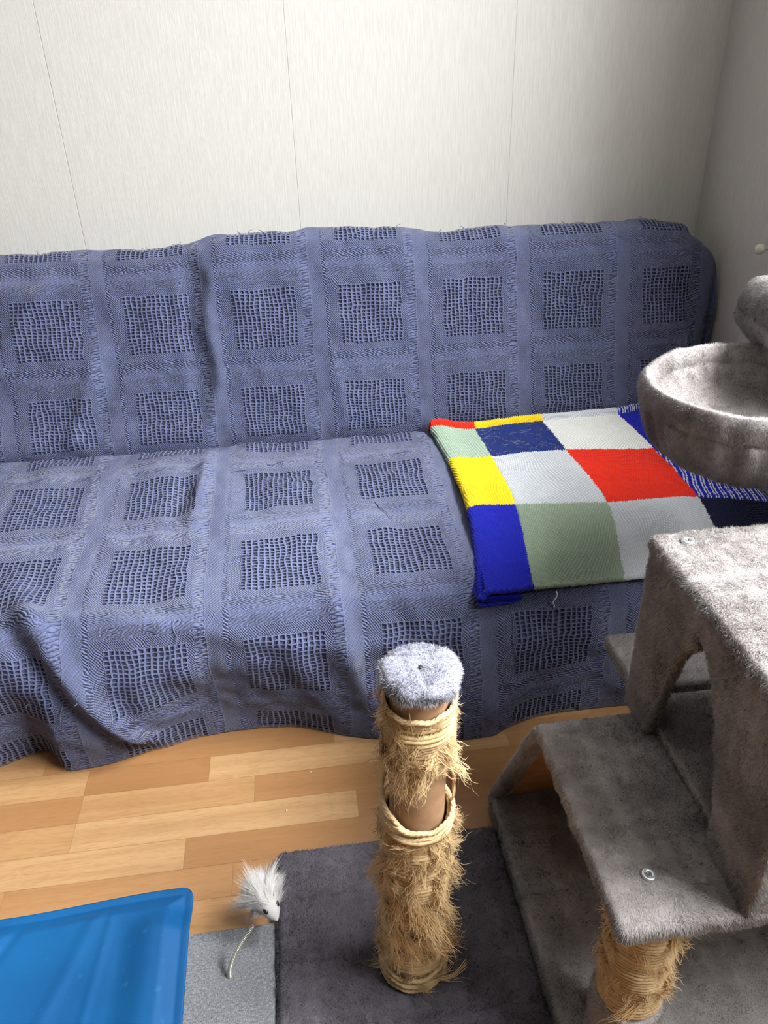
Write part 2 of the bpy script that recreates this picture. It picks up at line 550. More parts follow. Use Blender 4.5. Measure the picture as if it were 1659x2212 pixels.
def tube(path, r, ns=10, closed=False, caps=True):
    """sweep a circle (radius array or number) along a polyline -> V, polys"""
    P = np.asarray(path, float); n = len(P)
    r = np.broadcast_to(np.asarray(r, float), (n,))
    Tn = nrm(np.gradient(P, axis=0))
    a = np.zeros((n, 3)); ref = np.array([0, 0, 1.0]) if abs(Tn[0, 2]) < .9 else np.array([1.0, 0, 0])
    a[0] = nrm(np.cross(Tn[0], ref))
    for i in range(1, n):
        q = a[i-1]-Tn[i]*np.dot(a[i-1], Tn[i]); a[i] = q/max(np.linalg.norm(q), 1e-9)
    b = np.cross(Tn, a)
    th = np.arange(ns)/ns*2*PI
    V = (P[:, None]+r[:, None, None]*(a[:, None]*np.cos(th)[None, :, None]+b[:, None]*np.sin(th)[None, :, None])).reshape(-1, 3)
    I, J = np.meshgrid(np.arange(n-1), np.arange(ns), indexing='ij')
    J2 = (J+1) % ns
    Q = np.stack([I*ns+J, I*ns+J2, (I+1)*ns+J2, (I+1)*ns+J], -1).reshape(-1, 4)
    polys = [Q]
    if caps:
        V = np.concatenate([V, P[:1], P[-1:]]); c0 = n*ns
        j = np.arange(ns); j2 = (j+1) % ns
        polys.append(np.concatenate([np.stack([np.full(ns, c0), j2, j], -1), np.stack([np.full(ns, c0+1), (n-1)*ns+j, (n-1)*ns+j2], -1)]))
    return V, polys

def join(parts):
    V = []; groups = {}; off = 0
    for v, polys in parts:
        for p in polys:
            if len(p): groups.setdefault(np.asarray(p).shape[1], []).append(np.asarray(p)+off)
        V.append(v); off += len(v)
    return np.concatenate(V), [np.concatenate(g) for k, g in sorted(groups.items())]

# ------------------------------------------------------------------ the room
RX0, RX1, RY0, RY1, RZ = -2.9, 1.225, -4.4, 0.0, 3.0
def wall_box(name, x0, x1, y0, y1, z0, z1, m):
    V, p = bm_arrays(box_bm(x0, x1, y0, y1, z0, z1, 0))
    o = link(name, np_mesh(name, V, p, (m,), smooth=False)); return tag(o, kind='structure')
WP = mat_wallpaper(); WPS = mat_wallpaper(True)
wall_box('wall_back', RX0-.1, RX1+.25, RY1, RY1+.12, -.05, RZ+.1, WP)
DIM = mat_plain('dim_unseen_wall', (.12, .115, .11), .9, .1, .03)  # unseen walls, coloured dark to cut the bounce light
wall_box('wall_left', RX0-.12, RX0, RY0, RY1, -.05, RZ+.1, DIM)
wall_box('wall_front', RX0-.1, RX1+.25, RY0-.12, RY0, -.05, RZ+.1, DIM)
CEIL = mat_plain('greyed_unseen_ceiling', (.52, .515, .51), .9, .1, .02)  # unseen ceiling, greyed to hold down the fill light
wall_box('ceiling', RX0-.1, RX1+.25, RY0-.1, RY1+.1, RZ, RZ+.1, CEIL)
# right wall with the window opening
def right_wall():
    parts = []
    for (y0, y1, z0, z1) in ((RY0, WIN_Y0, -.05, RZ+.1), (WIN_Y1, RY1, -.05, RZ+.1), (WIN_Y0, WIN_Y1, -.05, WIN_Z0), (WIN_Y0, WIN_Y1, WIN_Z1, RZ+.1)):
        parts.append(bm_arrays(box_bm(RX1, RX1+.30, y0, y1, z0, z1, 0)))
    V, p = join(parts)
    tag(link('wall_right', np_mesh('wall_right', V, p, (WPS,), smooth=False)), kind='structure')
    PVC = mat_plain('white_window_frame', (.75, .75, .74), .4, .4, .02)
    G = Mat('window_glass', .02, .5)
    tr = G.node('ShaderNodeBsdfTransparent'); gl = G.node('ShaderNodeBsdfGlossy'); gl.inputs['Roughness'].default_value = .02
    mx = G.node('ShaderNodeMixShader'); mx.inputs[0].default_value = .07
    G.nt.links.new(tr.outputs[0], mx.inputs[1]); G.nt.links.new(gl.outputs[0], mx.inputs[2])
    G.nt.links.new(mx.outputs[0], [q for q in G.nt.nodes if q.type == 'OUTPUT_MATERIAL'][0].inputs[0])
    parts = []
    fx0, fx1 = RX1+.235, RX1+.285; t = .05
    ym = (WIN_Y0+WIN_Y1)/2
    for b in ((WIN_Y0, WIN_Y0+t, WIN_Z0, WIN_Z1), (WIN_Y1-t, WIN_Y1, WIN_Z0, WIN_Z1), (ym-.04, ym+.04, WIN_Z0, WIN_Z1), (WIN_Y0, WIN_Y1, WIN_Z0, WIN_Z0+t), (WIN_Y0, WIN_Y1, WIN_Z1-t, WIN_Z1)):
        parts.append(bm_arrays(box_bm(fx0, fx1, *b, .004, 1)))
    V, p = join(parts)
    w = tag(link('window_1', np_mesh('window_1', V, p, (PVC,), smooth=False)), kind='structure')
    V, p = bm_arrays(box_bm(fx0+.02, fx0+.028, WIN_Y0+t, WIN_Y1-t, WIN_Z0+t, WIN_Z1-t, 0))
    link('pane', np_mesh('pane', V, p, (G.m,), smooth=False), w)
right_wall()

def build_floor():
    # strips 67.7 mm wide run along the sofa wall; end joints where the photo shows them
    y0 = -1.0715-.0677*60
    rng = np.random.default_rng(3)
    known = {59: [(-.012-.5, .40), (.0085, .05), (.39, .9)], 60: None}
    known = {   # row index counted from the line y=-1.0715 towards the camera: [joint x], shades left to right
        -1: ([-.62, .0085, .60], [.62, .30, .90, .5]),
        0: ([-.521, -.264, .3905], [.80, .18, .92, .45]),
        1: ([-.520, -.166, .46], [.30, .66, .34, .6]),
        2: ([-.521, .0435, .52], [.62, .95, .30, .5]),
        3: ([-.297, .36], [.93, .26, .5]),
        4: ([-.62, -.203, .22], [.5, .42, .36, .6]),
        5: ([-.48, -.02, .5], [.7, .55, .3, .6]),
        6: ([-.35, .2], [.4, .8, .5])}
    V = []; Q = []; UV = []; PL = []
    y = -1.0715
    r = -16
    while y-.0677*r > RY0-.05:
        ya = y-.0677*r; yb = ya-.0677
        if r in known:
            xs, sh = known[r]
        else:
            xs = []; x = RX0+rng.random()*.3
            while x < RX1: x += .30+.25*rng.random(); xs.append(x)
            sh = list(rng.random(len(xs)+1))
        if r in known:
            x = xs[0]; pre = []
            while x > RX0: x -= .32+.1*rng.random(); pre.insert(0, x)
            x = xs[-1]; post = []
            while x < RX1: x += .34+.1*rng.random(); post.append(x)
            sh = list(rng.random(len(pre)))+list(sh)+list(rng.random(len(post)))
            xs = pre+list(xs)+post
        e = [RX0-.05]+[q for q in xs if RX0 < q < RX1]+[RX1+.24]
        k0 = 0 if r not in known else sum(1 for q in xs if q <= RX0)
        g = .0003
        for k in range(len(e)-1):
            if ya > .1: continue
            b = len(V)
            V += [(e[k]+g, yb+g, 0), (e[k+1]-g, yb+g, 0), (e[k+1]-g, ya-g, 0), (e[k]+g, ya-g, 0)]
            Q.append((b, b+1, b+2, b+3)); UV += [(v[0], v[1]) for v in V[b:]]
            PL += [sh[min(k+k0, len(sh)-1)]]*4
        r += 1
    b = len(V)   # slab below, showing as the fine joint lines
    V += [(RX0-.1, RY0-.1, -.0006), (RX1+.25, RY0-.1, -.0006), (RX1+.25, .1, -.0006), (RX0-.1, .1, -.0006)]
    UV += [(0, 0)]*4; PL += [0]*4; Q.append((b, b+1, b+2, b+3))
    V += [(a, c, -.06) for a, c, _ in V[b:b+4]]; UV += [(0, 0)]*4; PL += [0]*4
    Q += [(b+7, b+6, b+5, b+4)]+[(b+i, b+4+i, b+4+(i+1) % 4, b+(i+1) % 4) for i in range(4)]
    mi = [0]*(len(Q)-6)+[1]*6
    me = np_mesh('floor', np.array(V), [np.array(Q)], (mat_floor(), mat_plain('joint_brown', (.30, .15, .06), .6)), uv=np.array(UV), smooth=False, matidx=mi, attrs={'plank': np.array(PL)})
    tag(link('floor', me), kind='structure')
build_floor()
wall_box('baseboard_back', RX0, RX1, -.014, 0, 0, .06, mat_plain('white_skirting', (.7, .7, .68), .5))

# ------------------------------------------------------------------ sofa and the woven throw over it
KV = [-1.2, -.75, -.35, -.15, 0, .12, .27, .42, 1, 2, 2.3, 2.40, 2.70, 2.98, 3.08, 3.3, 4, 5, 5.33, 5.48, 5.60, 5.75, 6, 7.0]
KY = [-.040, -.042, -.052, -.078, -.115, -.150, -.184, -.204, -.244, -.314, -.335, -.331, -.300, -.336, -.368, -.420, -.592, -.885, -.975, -1.008, -1.032, -1.050, -1.066, -1.05]
KZ = [.60, .74, .845, .882, .896, .900, .888, .860, .721, .486, .424, .400, .362, .394, .414, .417, .398, .372, .362, .350, .325, .285, .222, .003]
HX = [-1.4, -.9, -.718, -.666, -.634, -.598, -.565, -.516, -.422, -.358, -.293, -.159, -.096, -.013, .048, .118, .20, .287, .355, .402, .472, .629, .9, 1.3]
HY = [-1.05, -1.06, -1.036, -1.014, -1.002, -1.030, -1.069, -1.066, -1.044, -1.027, -1.015, -1.007, -1.010, -1.038, -1.062, -1.083, -1.105, -1.111, -1.109, -1.089, -1.071, -1.062, -1.06, -1.06]
TX = [-1.4, -.73, -.50, -.40, -.33, -.28, -.24, -.17, -.10, .05, .285, .385, .61, .87, 1.05, 1.12, 1.2]
TZ = [.004, .006, .0, -.004, .0, .004, .012, .023, .024, .024, .020, .008, .005, .001, -.004, -.012, -.02]

def surf(u, v):
    """u: metres along the sofa, v: pattern rows. -> N x 3"""
    y = cubic(KV, KY, v); z = cubic(KV, KZ, v)
    fr = sstep(5.45, 7.0, v)
    y = y+(cubic(HX, HY, u)+1.05)*fr**1.25
    z = z+cubic(TX, TZ, u)*sstep(.9, .1, v)
    # left part of the backrest sits a little further back
    bk = sstep(2.35, 1.9, v)*sstep(-.3, .3, v)
    y = y+bk*.014*sstep(-.20, -.28, u)
    # sagging between cushions / soft waviness
    z = z+sstep(3.0, 3.3, v)*sstep(5.9, 5.2, v)*(.006*np.sin(u*5+1)+.008*vnoise(u*3.2, v*.9, 2))
    y = y+bk*.008*vnoise(u*3.0, v*.8, 4)
    return y, z

def throw_points(u, v, inset=0.0):
    y, z = surf(u, v)
    x = u.copy()
    # displacement field (folds and creases)
    s = 4.0
    d = .0060*vnoise(u*6, v*1.7, 6)+.0045*vnoise(u*14+3, v*3.0, 7)+.0020*vnoise(u*34, v*7.0, 9)+.0030*vnoise(u*20-v*2.0, v*1.5+u*3, 19)
    rid = lambda a, w: np.exp(-(a/w)**2)
    # crease line running down the backrest where the cushions meet
    cx = -.205-.02*(v-.5)+.012*np.sin(v*5)
    d += rid(u-cx, .018)*.010*sstep(2.3, 2.0, v)*sstep(.25, .7, v)
    d -= rid(u-cx+.055, .025)*.008*sstep(2.3, 1.8, v)*sstep(.2, .7, v)
    # soft creases at the left of the backrest
    d += rid(u+.53+.10*(v-1.3), .022)*.012*sstep(.9, 1.4, v)*sstep(2.4, 2.2, v)
    d -= rid(u+.47+.10*(v-1.3), .03)*.010*sstep(.8, 1.3, v)*sstep(2.4, 2.2, v)
    d += rid(u+.72+.2*(v-1.0), .03)*.014*sstep(.3, .7, v)*sstep(1.9, 1.3, v)
    d += rid(u-.10-.03*(v-1.5), .02)*.007*sstep(1.2, 1.6, v)*sstep(2.4, 2.1, v)
    d += rid(u+.30, .02)*.006*sstep(.2, .7, v)*sstep(2.2, 1.6, v)
    # bunched pocket on the seat
    d += rid(u+.265+.02*(v-4), .016)*.016*rid(v-3.95, .55)
    d -= rid(u+.31+.02*(v-4), .020)*.013*rid(v-4.05, .40)
    d += rid(u+.20, .03)*.010*rid(v-4.1, .6)
    d += rid((v-3.55)+(u+.05)*.3, .10)*.006*rid(u+.13, .16)
    d += rid((v-4.45)-(u+.1)*.15, .12)*.007*sstep(-.75, -.55, u)*sstep(.3, .0, u)
    d += rid(u+.50-.05*(v-4), .05)*.008*rid(v-4.2, .8)
    # skirt folds at the front
    sk = sstep(5.5, 6.4, v)
    d += sk*(.016*np.sin(u*11+.9+.5*np.sin(u*5))*sstep(-.1, -.4, u)+.006*np.sin(u*17+2))
    d += rid(u+.60-.13*(v-5.2), .03)*.022*sstep(4.9, 5.5, v)
    d -= rid(u+.66-.15*(v-5.2), .03)*.016*sstep(5.0, 5.6, v)
    d += rid(u-.03-.05*(v-5.4), .025)*.012*sstep(5.1, 5.6, v)*sstep(6.9, 6.2, v)
    d += rid((v-5.62)-.25*np.sin(u*4+1), .08)*.006
    # crevice stays tight
    d *= 1-.8*rid(v-2.7, .25)
    d *= 1-.75*sstep(6.6, 7.0, v)
    d -= inset
    # profile normal in the yz plane
    e = .02
    y1, z1 = surf(u, v+e); y0, z0 = surf(u, v-e)
    ty, tz = y1-y0, z1-z0; l = np.maximum(np.hypot(ty, tz), 1e-6)
    ny, nz = tz/l, -ty/l
    wob = rid(v-2.7, .22)          # inside the crevice push only along y
    y = y+ny*d*(1-wob); z = z+nz*d*(1-wob)
    # end of the sofa: wrap round the right end
    U0 = 1.085; r = .03
    t = np.maximum(0, u-U0)
    th = np.minimum(t/r, PI/2)
    out = r*np.sin(th)
    inw = r*(1-np.cos(th))+np.maximum(0, t-r*PI/2)
    back = v < 2.7
    x = np.where(t > 0, U0+out+np.maximum(0, inw-.045)*1.15, x)
    k = np.clip(inw/.16, 0, 1)
    yb = y+(-.20-.3*(y+.2)-y)*np.where(back, k, 0)*.9
    zb = z-np.where(back, .16*(k**2)*sstep(1.1, -.1, v), 0)
    seat = (~back) & (v < 5.5)
    zb = np.where(seat, np.maximum(z-inw, .02), zb)
    fr = v >= 5.5
    yb = np.where(fr, y+inw, yb)
    y, z = yb, zb
    x = np.where(x > 1.15, 1.15+.062*np.tanh((x-1.15)/.062), x)
    # keep the hem on the floor
    z = np.maximum(z, .004+inset*.6)
    return np.stack([x, y, z], -1)

def throw_grid(u0, u1, nu, v0, v1, nv, inset=0.0):
    u = np.linspace(u0, u1, nu); v = np.linspace(v0, v1, nv)
    UU, VV_ = np.meshgrid(u, v, indexing='ij')
    P = throw_points(UU.ravel(), VV_.ravel(), inset)
    uv = np.stack([(UU.ravel()+.075)/.2825, VV_.ravel()], -1)
    return P, uv, grid_quads(nu, nv)[:, ::-1]

def build_sofa():
    root = empty('sofa', (.0, -.55, 0), 'long low sofa wholly hidden beneath a blue woven throw along the wall', 'sofa')
    P, uv, Q = throw_grid(-1.32, 1.26, 260, -1.2, 2.69, 150, .0045)
    V, p = bm_arrays(box_bm(-1.30, 1.05, -.20, -.08, .1, .74, .03))
    Vs, ps = join([(P, [Q]), (V, p)])
    link('backrest', np_mesh('backrest', Vs, ps, (NAVY_UND,)), root)
    P, uv, Q = throw_grid(-1.32, 1.20, 260, 2.71, 6.95, 160, .0045)
    V, p = bm_arrays(box_bm(-1.30, 1.05, -.93, -.33, .08, .33, .03))
    Vs, ps = join([(P, [Q]), (V, p)])
    link('seat', np_mesh('seat', Vs, ps, (NAVY_UND,)), root)
    # the throw
    P, uv, Q = throw_grid(-1.32, 1.27, 760, -1.2, 7.0, 620, 0.0)
    nV = len(P)
    # loose and pulled threads
    parts = [(P, [Q])]; UVs = [uv]
    rng = np.random.default_rng(8)
    def thread(u, v, du, dv, lift, r=.0009, n=9, wig=.004):
        t = np.linspace(0, 1, n)
        uu = u+du*t+wig*np.sin(t*7+u*50)*np.sin(t*PI); vv = v+dv*t+wig*3*np.sin(t*5+v*9)*np.sin(t*PI)
        Pp = throw_points(uu, vv, -.0012)
        e = throw_points(uu, vv, -.0112)-throw_points(uu, vv, -.0012)
        Pp = Pp+nrm(e)*(lift*np.sin(t*PI*.5)**2)[:, None]
        V, p = tube(Pp, r*(1-.4*t), 6)
        parts.append((V, p)); UVs.append(np.tile([[.47, .47]], (len(V), 1)))
    for a in ((-.295, 5.55, .005, .17, .006, .0012), (-.53, 5.95, -.012, .33, .008, .0012), (-.50, 6.05, .01, -.06, .012, .001),
              (.40, 5.65, .008, .55, .004, .0011), (-.28, 5.15, .015, .12, .01, .001), (.155, 4.35, .03, .25, .004, .0012),
              (.21, 4.05, .07, .05, .006, .0012), (.235, 3.55, .04, .02, .006, .001), (-.14, 3.62, -.05, .10, .004, .0012),
              (-.10, 3.58, .05, -.02, .003, .0012), (-.10, .02, .01, -.12, .01, .001), (.30, .02, .012, -.05, .008, .001),
              (.47, .12, .04, .10, .006, .0013), (.60, -.02, .01, -.05, .008, .001), (.93, .55, .02, -.08, .004, .0012),
              (-.14, 4.85, -.03, .10, .01, .0011), (-.16, 3.95, -.018, .12, .006, .001), (-.36, 4.2, .01, .05, .01, .001),
              (.90, .35, .03, .05, .008, .001), (.78, .8, -.02, .15, .008, .001)):
        thread(*a)
    for _ in range(150):
        c = rng.integers(-3, 5); r_ = rng.integers(0, 8)
        u = -.075+.2825*(c+(rng.random()-.5)*.55); v = r_+(rng.random()-.5)*.55
        if 2.35 < v < 3.1 or u > 1.07 or v > 6.8: continue
        thread(u, v, (rng.random()-.5)*.02, (rng.random()-.5)*.10, .003+.006*rng.random(), .0009, 8, .003)
    V, p = join(parts)
    U = np.concatenate(UVs)
    w = U.copy()
    w[:, 0] += .011*vnoise(U[:, 0]*8, U[:, 1]*8, 44)+.005*vnoise(U[:, 0]*20, U[:, 1]*20, 46)
    w[:, 1] += .011*vnoise(U[:, 0]*8+3, U[:, 1]*8, 45)+.005*vnoise(U[:, 0]*20, U[:, 1]*20+7, 47)
    dye = np.clip(.5+.9*vnoise(U[:, 0]*1.3, U[:, 1]*1.3, 48)+.4*vnoise(U[:, 0]*3, U[:, 1]*3, 49), 0, 1)
    fade = sstep(.0, .8, vnoise(U[:, 0]*5, U[:, 1]*5, 50)+.5*vnoise(U[:, 0]*12, U[:, 1]*12, 51)+.25*vnoise(U[:, 0]*26, U[:, 1]*26, 52))
    me = np_mesh('sofa_throw', V, p, (mat_throw(),), uv=w, attrs={'dye': dye, 'fade': fade})
    tag(link('sofa_throw', me), 'blue woven cotton throw with open waffle squares, spread over the whole sofa', 'throw')
build_sofa()

# ------------------------------------------------------------------ knitted patchwork blanket
def build_blanket():
    CI = np.array([0, 1, 2, 3, 4.0]); RJ = np.array([0, 1, 2, 3.0])
    NX = np.array([[.357, .466, .659, .879, 1.02], [.373, .475, .672, .899, 1.047], [.373, .477, .692, .911, 1.068], [.342, .445, .644, .885, 1.075]])
    NY = np.array([[-.390, -.413, -.401, -.395, -.36], [-.560, -.562, -.564, -.590, -.620], [-.781, -.785, -.806, -.815, -.86], [-1.040, -1.044, -1.040, -1.034, -1.024]])
    NZ = np.array([[.440, .438, .438, .438, .440], [.424, .424, .424, .421, .418], [.405, .405, .403, .401, .396], [.366, .360, .356, .352, .342]])
    WID = [.105, .205, .22, .15]; HGT = [.165, .225, .26]
    def bic(A, a, b):     # a: column coord, b: row coord, Catmull-Rom
        def ext(M):
            M = np.concatenate([2*M[:1]-M[1:2], M, 2*M[-1:]-M[-2:-1]], 0)
            return np.concatenate([2*M[:, :1]-M[:, 1:2], M, 2*M[:, -1:]-M[:, -2:-1]], 1)
        X = ext(A)
        def w(t): return np.stack([-.5*t+t*t-.5*t**3, 1-2.5*t*t+1.5*t**3, .5*t+2*t*t-1.5*t**3, -.5*t*t+.5*t**3], 0)
        i = np.clip(np.floor(a).astype(int), 0, 3); j = np.clip(np.floor(b).astype(int), 0, 2)
        wa = w(a-i); wb = w(b-j); out = 0
        for p in range(4):
            for q in range(4): out = out+wb[p]*wa[q]*X[j+p, i+q]
        return out
    # parameters in metres along each direction, wrap beyond 0 on the left and at the back
    wc = np.concatenate([[0], np.cumsum(WID)]); hc = np.concatenate([[0], np.cumsum(HGT)])
    st = .0016
    s = np.arange(-.11, wc[-1], st); t = np.arange(-.075, hc[-1], st)
    SS, TT = np.meshgrid(s, t, indexing='ij'); ss = SS.ravel(); tt = TT.ravel()
    a = np.interp(np.maximum(ss, 0), wc, CI); b = np.interp(np.maximum(tt, 0), hc, RJ)
    P = np.stack([bic(NX, a, b), bic(NY, a, b), bic(NZ, a, b)], -1)
    # thickness of two layers, plump; soft waves
    P[:, 2] += .003*vnoise(ss*9, tt*9, 12)+.004*np.exp(-((ss-.02)/.03)**2)
    # roll under at the left edge
    r = .0095+.005*sstep(.5, .64, tt)
    q = np.maximum(0, -ss); th = np.minimum(q/r, PI)
    P[:, 0] += -r*np.sin(th)+np.maximum(0, q-r*PI)
    P[:, 2] += -(1-np.cos(th))*r
    # corner at the front left hangs and curls open
    cr = sstep(.12, 0, ss)*sstep(.585, .65, tt)
    P[:, 2] -= cr*.010*(ss < 0)+cr*.002
    P[:, 1] -= cr*.012
    # back edge: the under layer rises behind as a narrow strip and turns down
    qb = np.maximum(0, -tt)
    P[:, 1] += np.minimum(qb, .028)*.9+np.maximum(0, qb-.028)*.1
    P[:, 2] += .010*np.sin(np.minimum(qb/.028, 1)*PI)*(1)+np.where(qb > .028, -(qb-.028), 0)-.004*np.exp(-(qb/.004)**2)
    P[:, 2] = np.where((qb > .02) & (ss < -.01), np.minimum(P[:, 2], .425), P[:, 2])
    # cells
    ci = np.searchsorted(wc[1:], np.maximum(ss, 0)+.0012*np.sin(tt*2*PI/.0052)); ci = np.minimum(ci, 3)
    rj = np.searchsorted(hc[1:], np.maximum(tt, 0)+.0012*np.sin(ss*2*PI/.0052)); rj = np.minimum(rj, 2)
    back = tt < .0008*np.sin(ss*2*PI/.005)
    names = ['sage', 'navy', 'white', 'blue', 'yellow', 'pale', 'red', 'pale2', 'stripe', 'black', 'ywhite']
    table = {(0, 0): 0, (1, 0): 1, (2, 0): 2, (3, 0): 3, (0, 1): 4, (1, 1): 5, (2, 1): 6, (3, 1): 8, (0, 2): 3, (1, 2): 9, (2, 2): 5, (3, 2): 10}
    cell = np.zeros(len(ss), int)
    for (i, j), m in table.items(): cell[(ci == i) & (rj == j)] = m
    bk = np.array([6, 4, 7, 3])[ci]
    cell = np.where(back, bk, cell)
    # stripes: white double lines on blue
    rows = tt*0+(ss-wc[3])
    # lines run along depth, spacing grows
    f = ((ss-wc[3]+.10*(tt-.3))/.0125) % 1.0
    f2 = ((ss-wc[3]+.22*(tt-hc[1])+.002*np.sin(tt*60))/.0165) % 1.0
    white = ((f2 < .17) | ((f2 > .36) & (f2 < .53)))
    blue_plain = (tt < hc[1]+.012)
    cell = np.where((cell == 8) & (~white | blue_plain), 3, cell)
    fb = (ss/.0075) % 1.0
    cell = np.where(back & (ci == 3) & (fb < .45), 7, cell)
    cell = np.where(cell == 8, 7, cell)
    # stitches: staggered nubs, knitted on the slant
    ang = np.where((ci+rj) % 2 == 0, .42, -.10)+.12*vnoise(ss*7, tt*7, 30)
    A = (ss*np.cos(ang)+tt*np.sin(ang))/.0064; B = (-ss*np.sin(ang)+tt*np.cos(ang))/.0056
    nub = (.5+.5*np.cos(2*PI*(A+.5*(np.floor(B) % 2))))*np.sin(PI*(B % 1.0))
    nub = nub**.7
    G = P.reshape(len(s), len(t), 3)
    du = np.gradient(G, axis=0); dv = np.gradient(G, axis=1)
    N = -nrm(np.cross(du, dv)).reshape(-1, 3)
    seam = np.minimum(np.abs(ss[:, None]-wc[None, 1:-1]).min(1), np.abs(tt[:, None]-hc[None, 1:-1]).min(1))
    amp = .0034
    P = P+N*(nub*amp-.0012*np.exp(-(seam/.0025)**2)+.0012*vnoise(ss*60, tt*60, 15))[:, None]
    Q = grid_quads(len(s), len(t), flip=True)
    fm = cell[Q[:, 0]]
    # remap names to materials
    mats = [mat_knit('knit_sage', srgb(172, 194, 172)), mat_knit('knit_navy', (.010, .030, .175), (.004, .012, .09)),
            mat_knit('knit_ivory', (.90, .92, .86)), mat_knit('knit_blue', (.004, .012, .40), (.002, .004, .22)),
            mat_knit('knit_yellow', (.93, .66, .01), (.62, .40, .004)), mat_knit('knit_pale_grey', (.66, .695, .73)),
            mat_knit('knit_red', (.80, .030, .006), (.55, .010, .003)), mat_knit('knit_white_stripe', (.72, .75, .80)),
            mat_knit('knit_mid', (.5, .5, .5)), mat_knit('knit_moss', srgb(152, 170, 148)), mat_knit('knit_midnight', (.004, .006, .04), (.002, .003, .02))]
    # under layer: offset copy below so the blanket has a real second thickness
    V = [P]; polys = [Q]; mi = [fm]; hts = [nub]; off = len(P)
    step = 5
    Gd = P.reshape(len(s), len(t), 3)[::step, ::step]; Nd = N.reshape(len(s), len(t), 3)[::step, ::step]
    Ub = (Gd-Nd*.007).reshape(-1, 3); Qb = grid_quads(Gd.shape[0], Gd.shape[1])
    V.append(Ub); polys.append(Qb+off); mi.append(np.full(len(Qb), 3)); hts.append(np.zeros(len(Ub))); off += len(Ub)
    # rim closing the front edge: rounded roll along t = end
    e = P.reshape(len(s), len(t), 3)[:, -1]
    m = s > -.012
    path = e[m]+np.array([0, .001, -.006])
    rv, rp = tube(path, .0062, 10)
    cx = cell.reshape(len(s), len(t))[:, -1][m]
    V.append(rv); nq = rp[0]; polys.append(nq+off); mi.append(cx[np.minimum(nq[:, 0]//10, len(cx)-1)]); hts.append(np.full(len(rv), .5))
    tri = rp[1]+off; off += len(rv)
    # open curl of the folded corner
    th = np.linspace(-.3, 2*PI*.86, 60); L = np.linspace(0, 1, 26)
    TH, LL = np.meshgrid(th, L, indexing='ij')
    c0 = e[m][0]
    rx = .046; rz = .0095
    wob = 1+.12*np.sin(TH*2+.6)
    X = c0[0]+.042+rx*np.cos(TH+PI)*wob; Z = c0[2]-.014+rz*np.sin(TH+PI)*-1*wob-.006*np.sin((X-c0[0])*30)
    Y = c0[1]+.004+LL*.05
    cv = np.stack([X, Y, Z+LL*.014], -1).reshape(-1, 3)
    gq = grid_quads(len(th), len(L))
    V.append(cv); polys.append(gq+off); mi.append(np.full(len(gq), 3)); hts.append(np.full(len(cv), .4)); off += len(cv)
    cv2 = np.stack([c0[0]+.042+(rx-.005)*np.cos(TH+PI)*wob, Y, c0[2]-.014+(rz-.004)*np.sin(TH+PI)*-1*wob-.006*np.sin((X-c0[0])*30)+LL*.014], -1).reshape(-1, 3)
    V.append(cv2); polys.append(gq[:, ::-1]+off); mi.append(np.full(len(gq), 3)); hts.append(np.full(len(cv2), .2)); off += len(cv2)
    # hanging yarn end
    tt_ = np.linspace(0, 1, 14)
    yp = np.stack([.492-.004*tt_+.003*np.sin(tt_*8), -1.055-.004*np.sin(tt_*3), .345-.042*tt_], -1)
    tv, tp = tube(yp, .0014+.0004*np.sin(tt_*22), 6)
    V.append(tv); polys.append(tp[0]+off); mi.append(np.full(len(tp[0]), 5)); hts.append(np.full(len(tv), .8))
    tri2 = tp[1]+off
    polys.append(np.concatenate([tri, tri2])); mi.append(np.full(len(tri)+len(tri2), 5))
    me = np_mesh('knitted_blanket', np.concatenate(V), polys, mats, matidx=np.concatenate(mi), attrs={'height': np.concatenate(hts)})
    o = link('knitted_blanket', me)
    tag(o, 'folded hand-knitted patchwork blanket of red, yellow, blue and grey squares on the sofa seat', 'blanket')
    # cat hairs stuck on the navy square
    rng = np.random.default_rng(2); hp = []
    for _ in range(70):
        s0 = wc[1]+rng.random()*WID[1]; t0 = rng.random()**.7*HGT[0]
        i = int((s0+.11)/st); j = int((t0+.075)/st)
        c = G[min(i, len(s)-1), min(j, len(t)-1)]+np.array([0, 0, .004]); an = rng.random()*6.28; ln = .006+.012*rng.random()
        k = np.linspace(-1, 1, 6)
        pth = c+np.stack([np.cos(an)*k*ln, np.sin(an)*k*ln, .001*k*k], -1)+np.stack([-np.sin(an)*k*k, np.cos(an)*k*k, 0*k], -1)*ln*.4
        hp.append(tube(pth, .00013, 4, caps=False))
    V2, p2 = join(hp)
    h = link('cat_hair', np_mesh('cat_hair', V2, p2, (mat_plain('pale_hair', (.55, .56, .60), .6),)), o)
    h['kind'] = 'stuff'
build_blanket()

# ------------------------------------------------------------------ cat tree
def screw(x, y, z, parent, r=.0086):
    parts = []
    th = np.linspace(0, 2*PI, 33)[:-1]
    prof = [(r*.40, -.002), (r*.40, .0012), (r*.55, .0020), (r*.85, .0020), (r, .0012), (r, -.002)]
    V = np.array([[x+a*math.cos(t), y+a*math.sin(t), z+h] for t in th for a, h in prof])
    washer = (V, [grid_quads(32, len(prof), 0, True)])
    link('washer', np_mesh('washer', washer[0], washer[1], (ZINC,)), parent)
    prof = [(0.0001, -.0012), (r*.17, -.0012), (r*.20, .0012), (r*.36, .0012), (r*.42, -.001)]
    V = np.array([[x+a*math.cos(t), y+a*math.sin(t), z+h] for t in th for a, h in prof])
    link('screw', np_mesh('screw', V, [grid_quads(32, len(prof), 0, True)], (mat_plain('dark_steel', (.25, .25, .25), .35, .5, .05, 60, .8),)), parent)

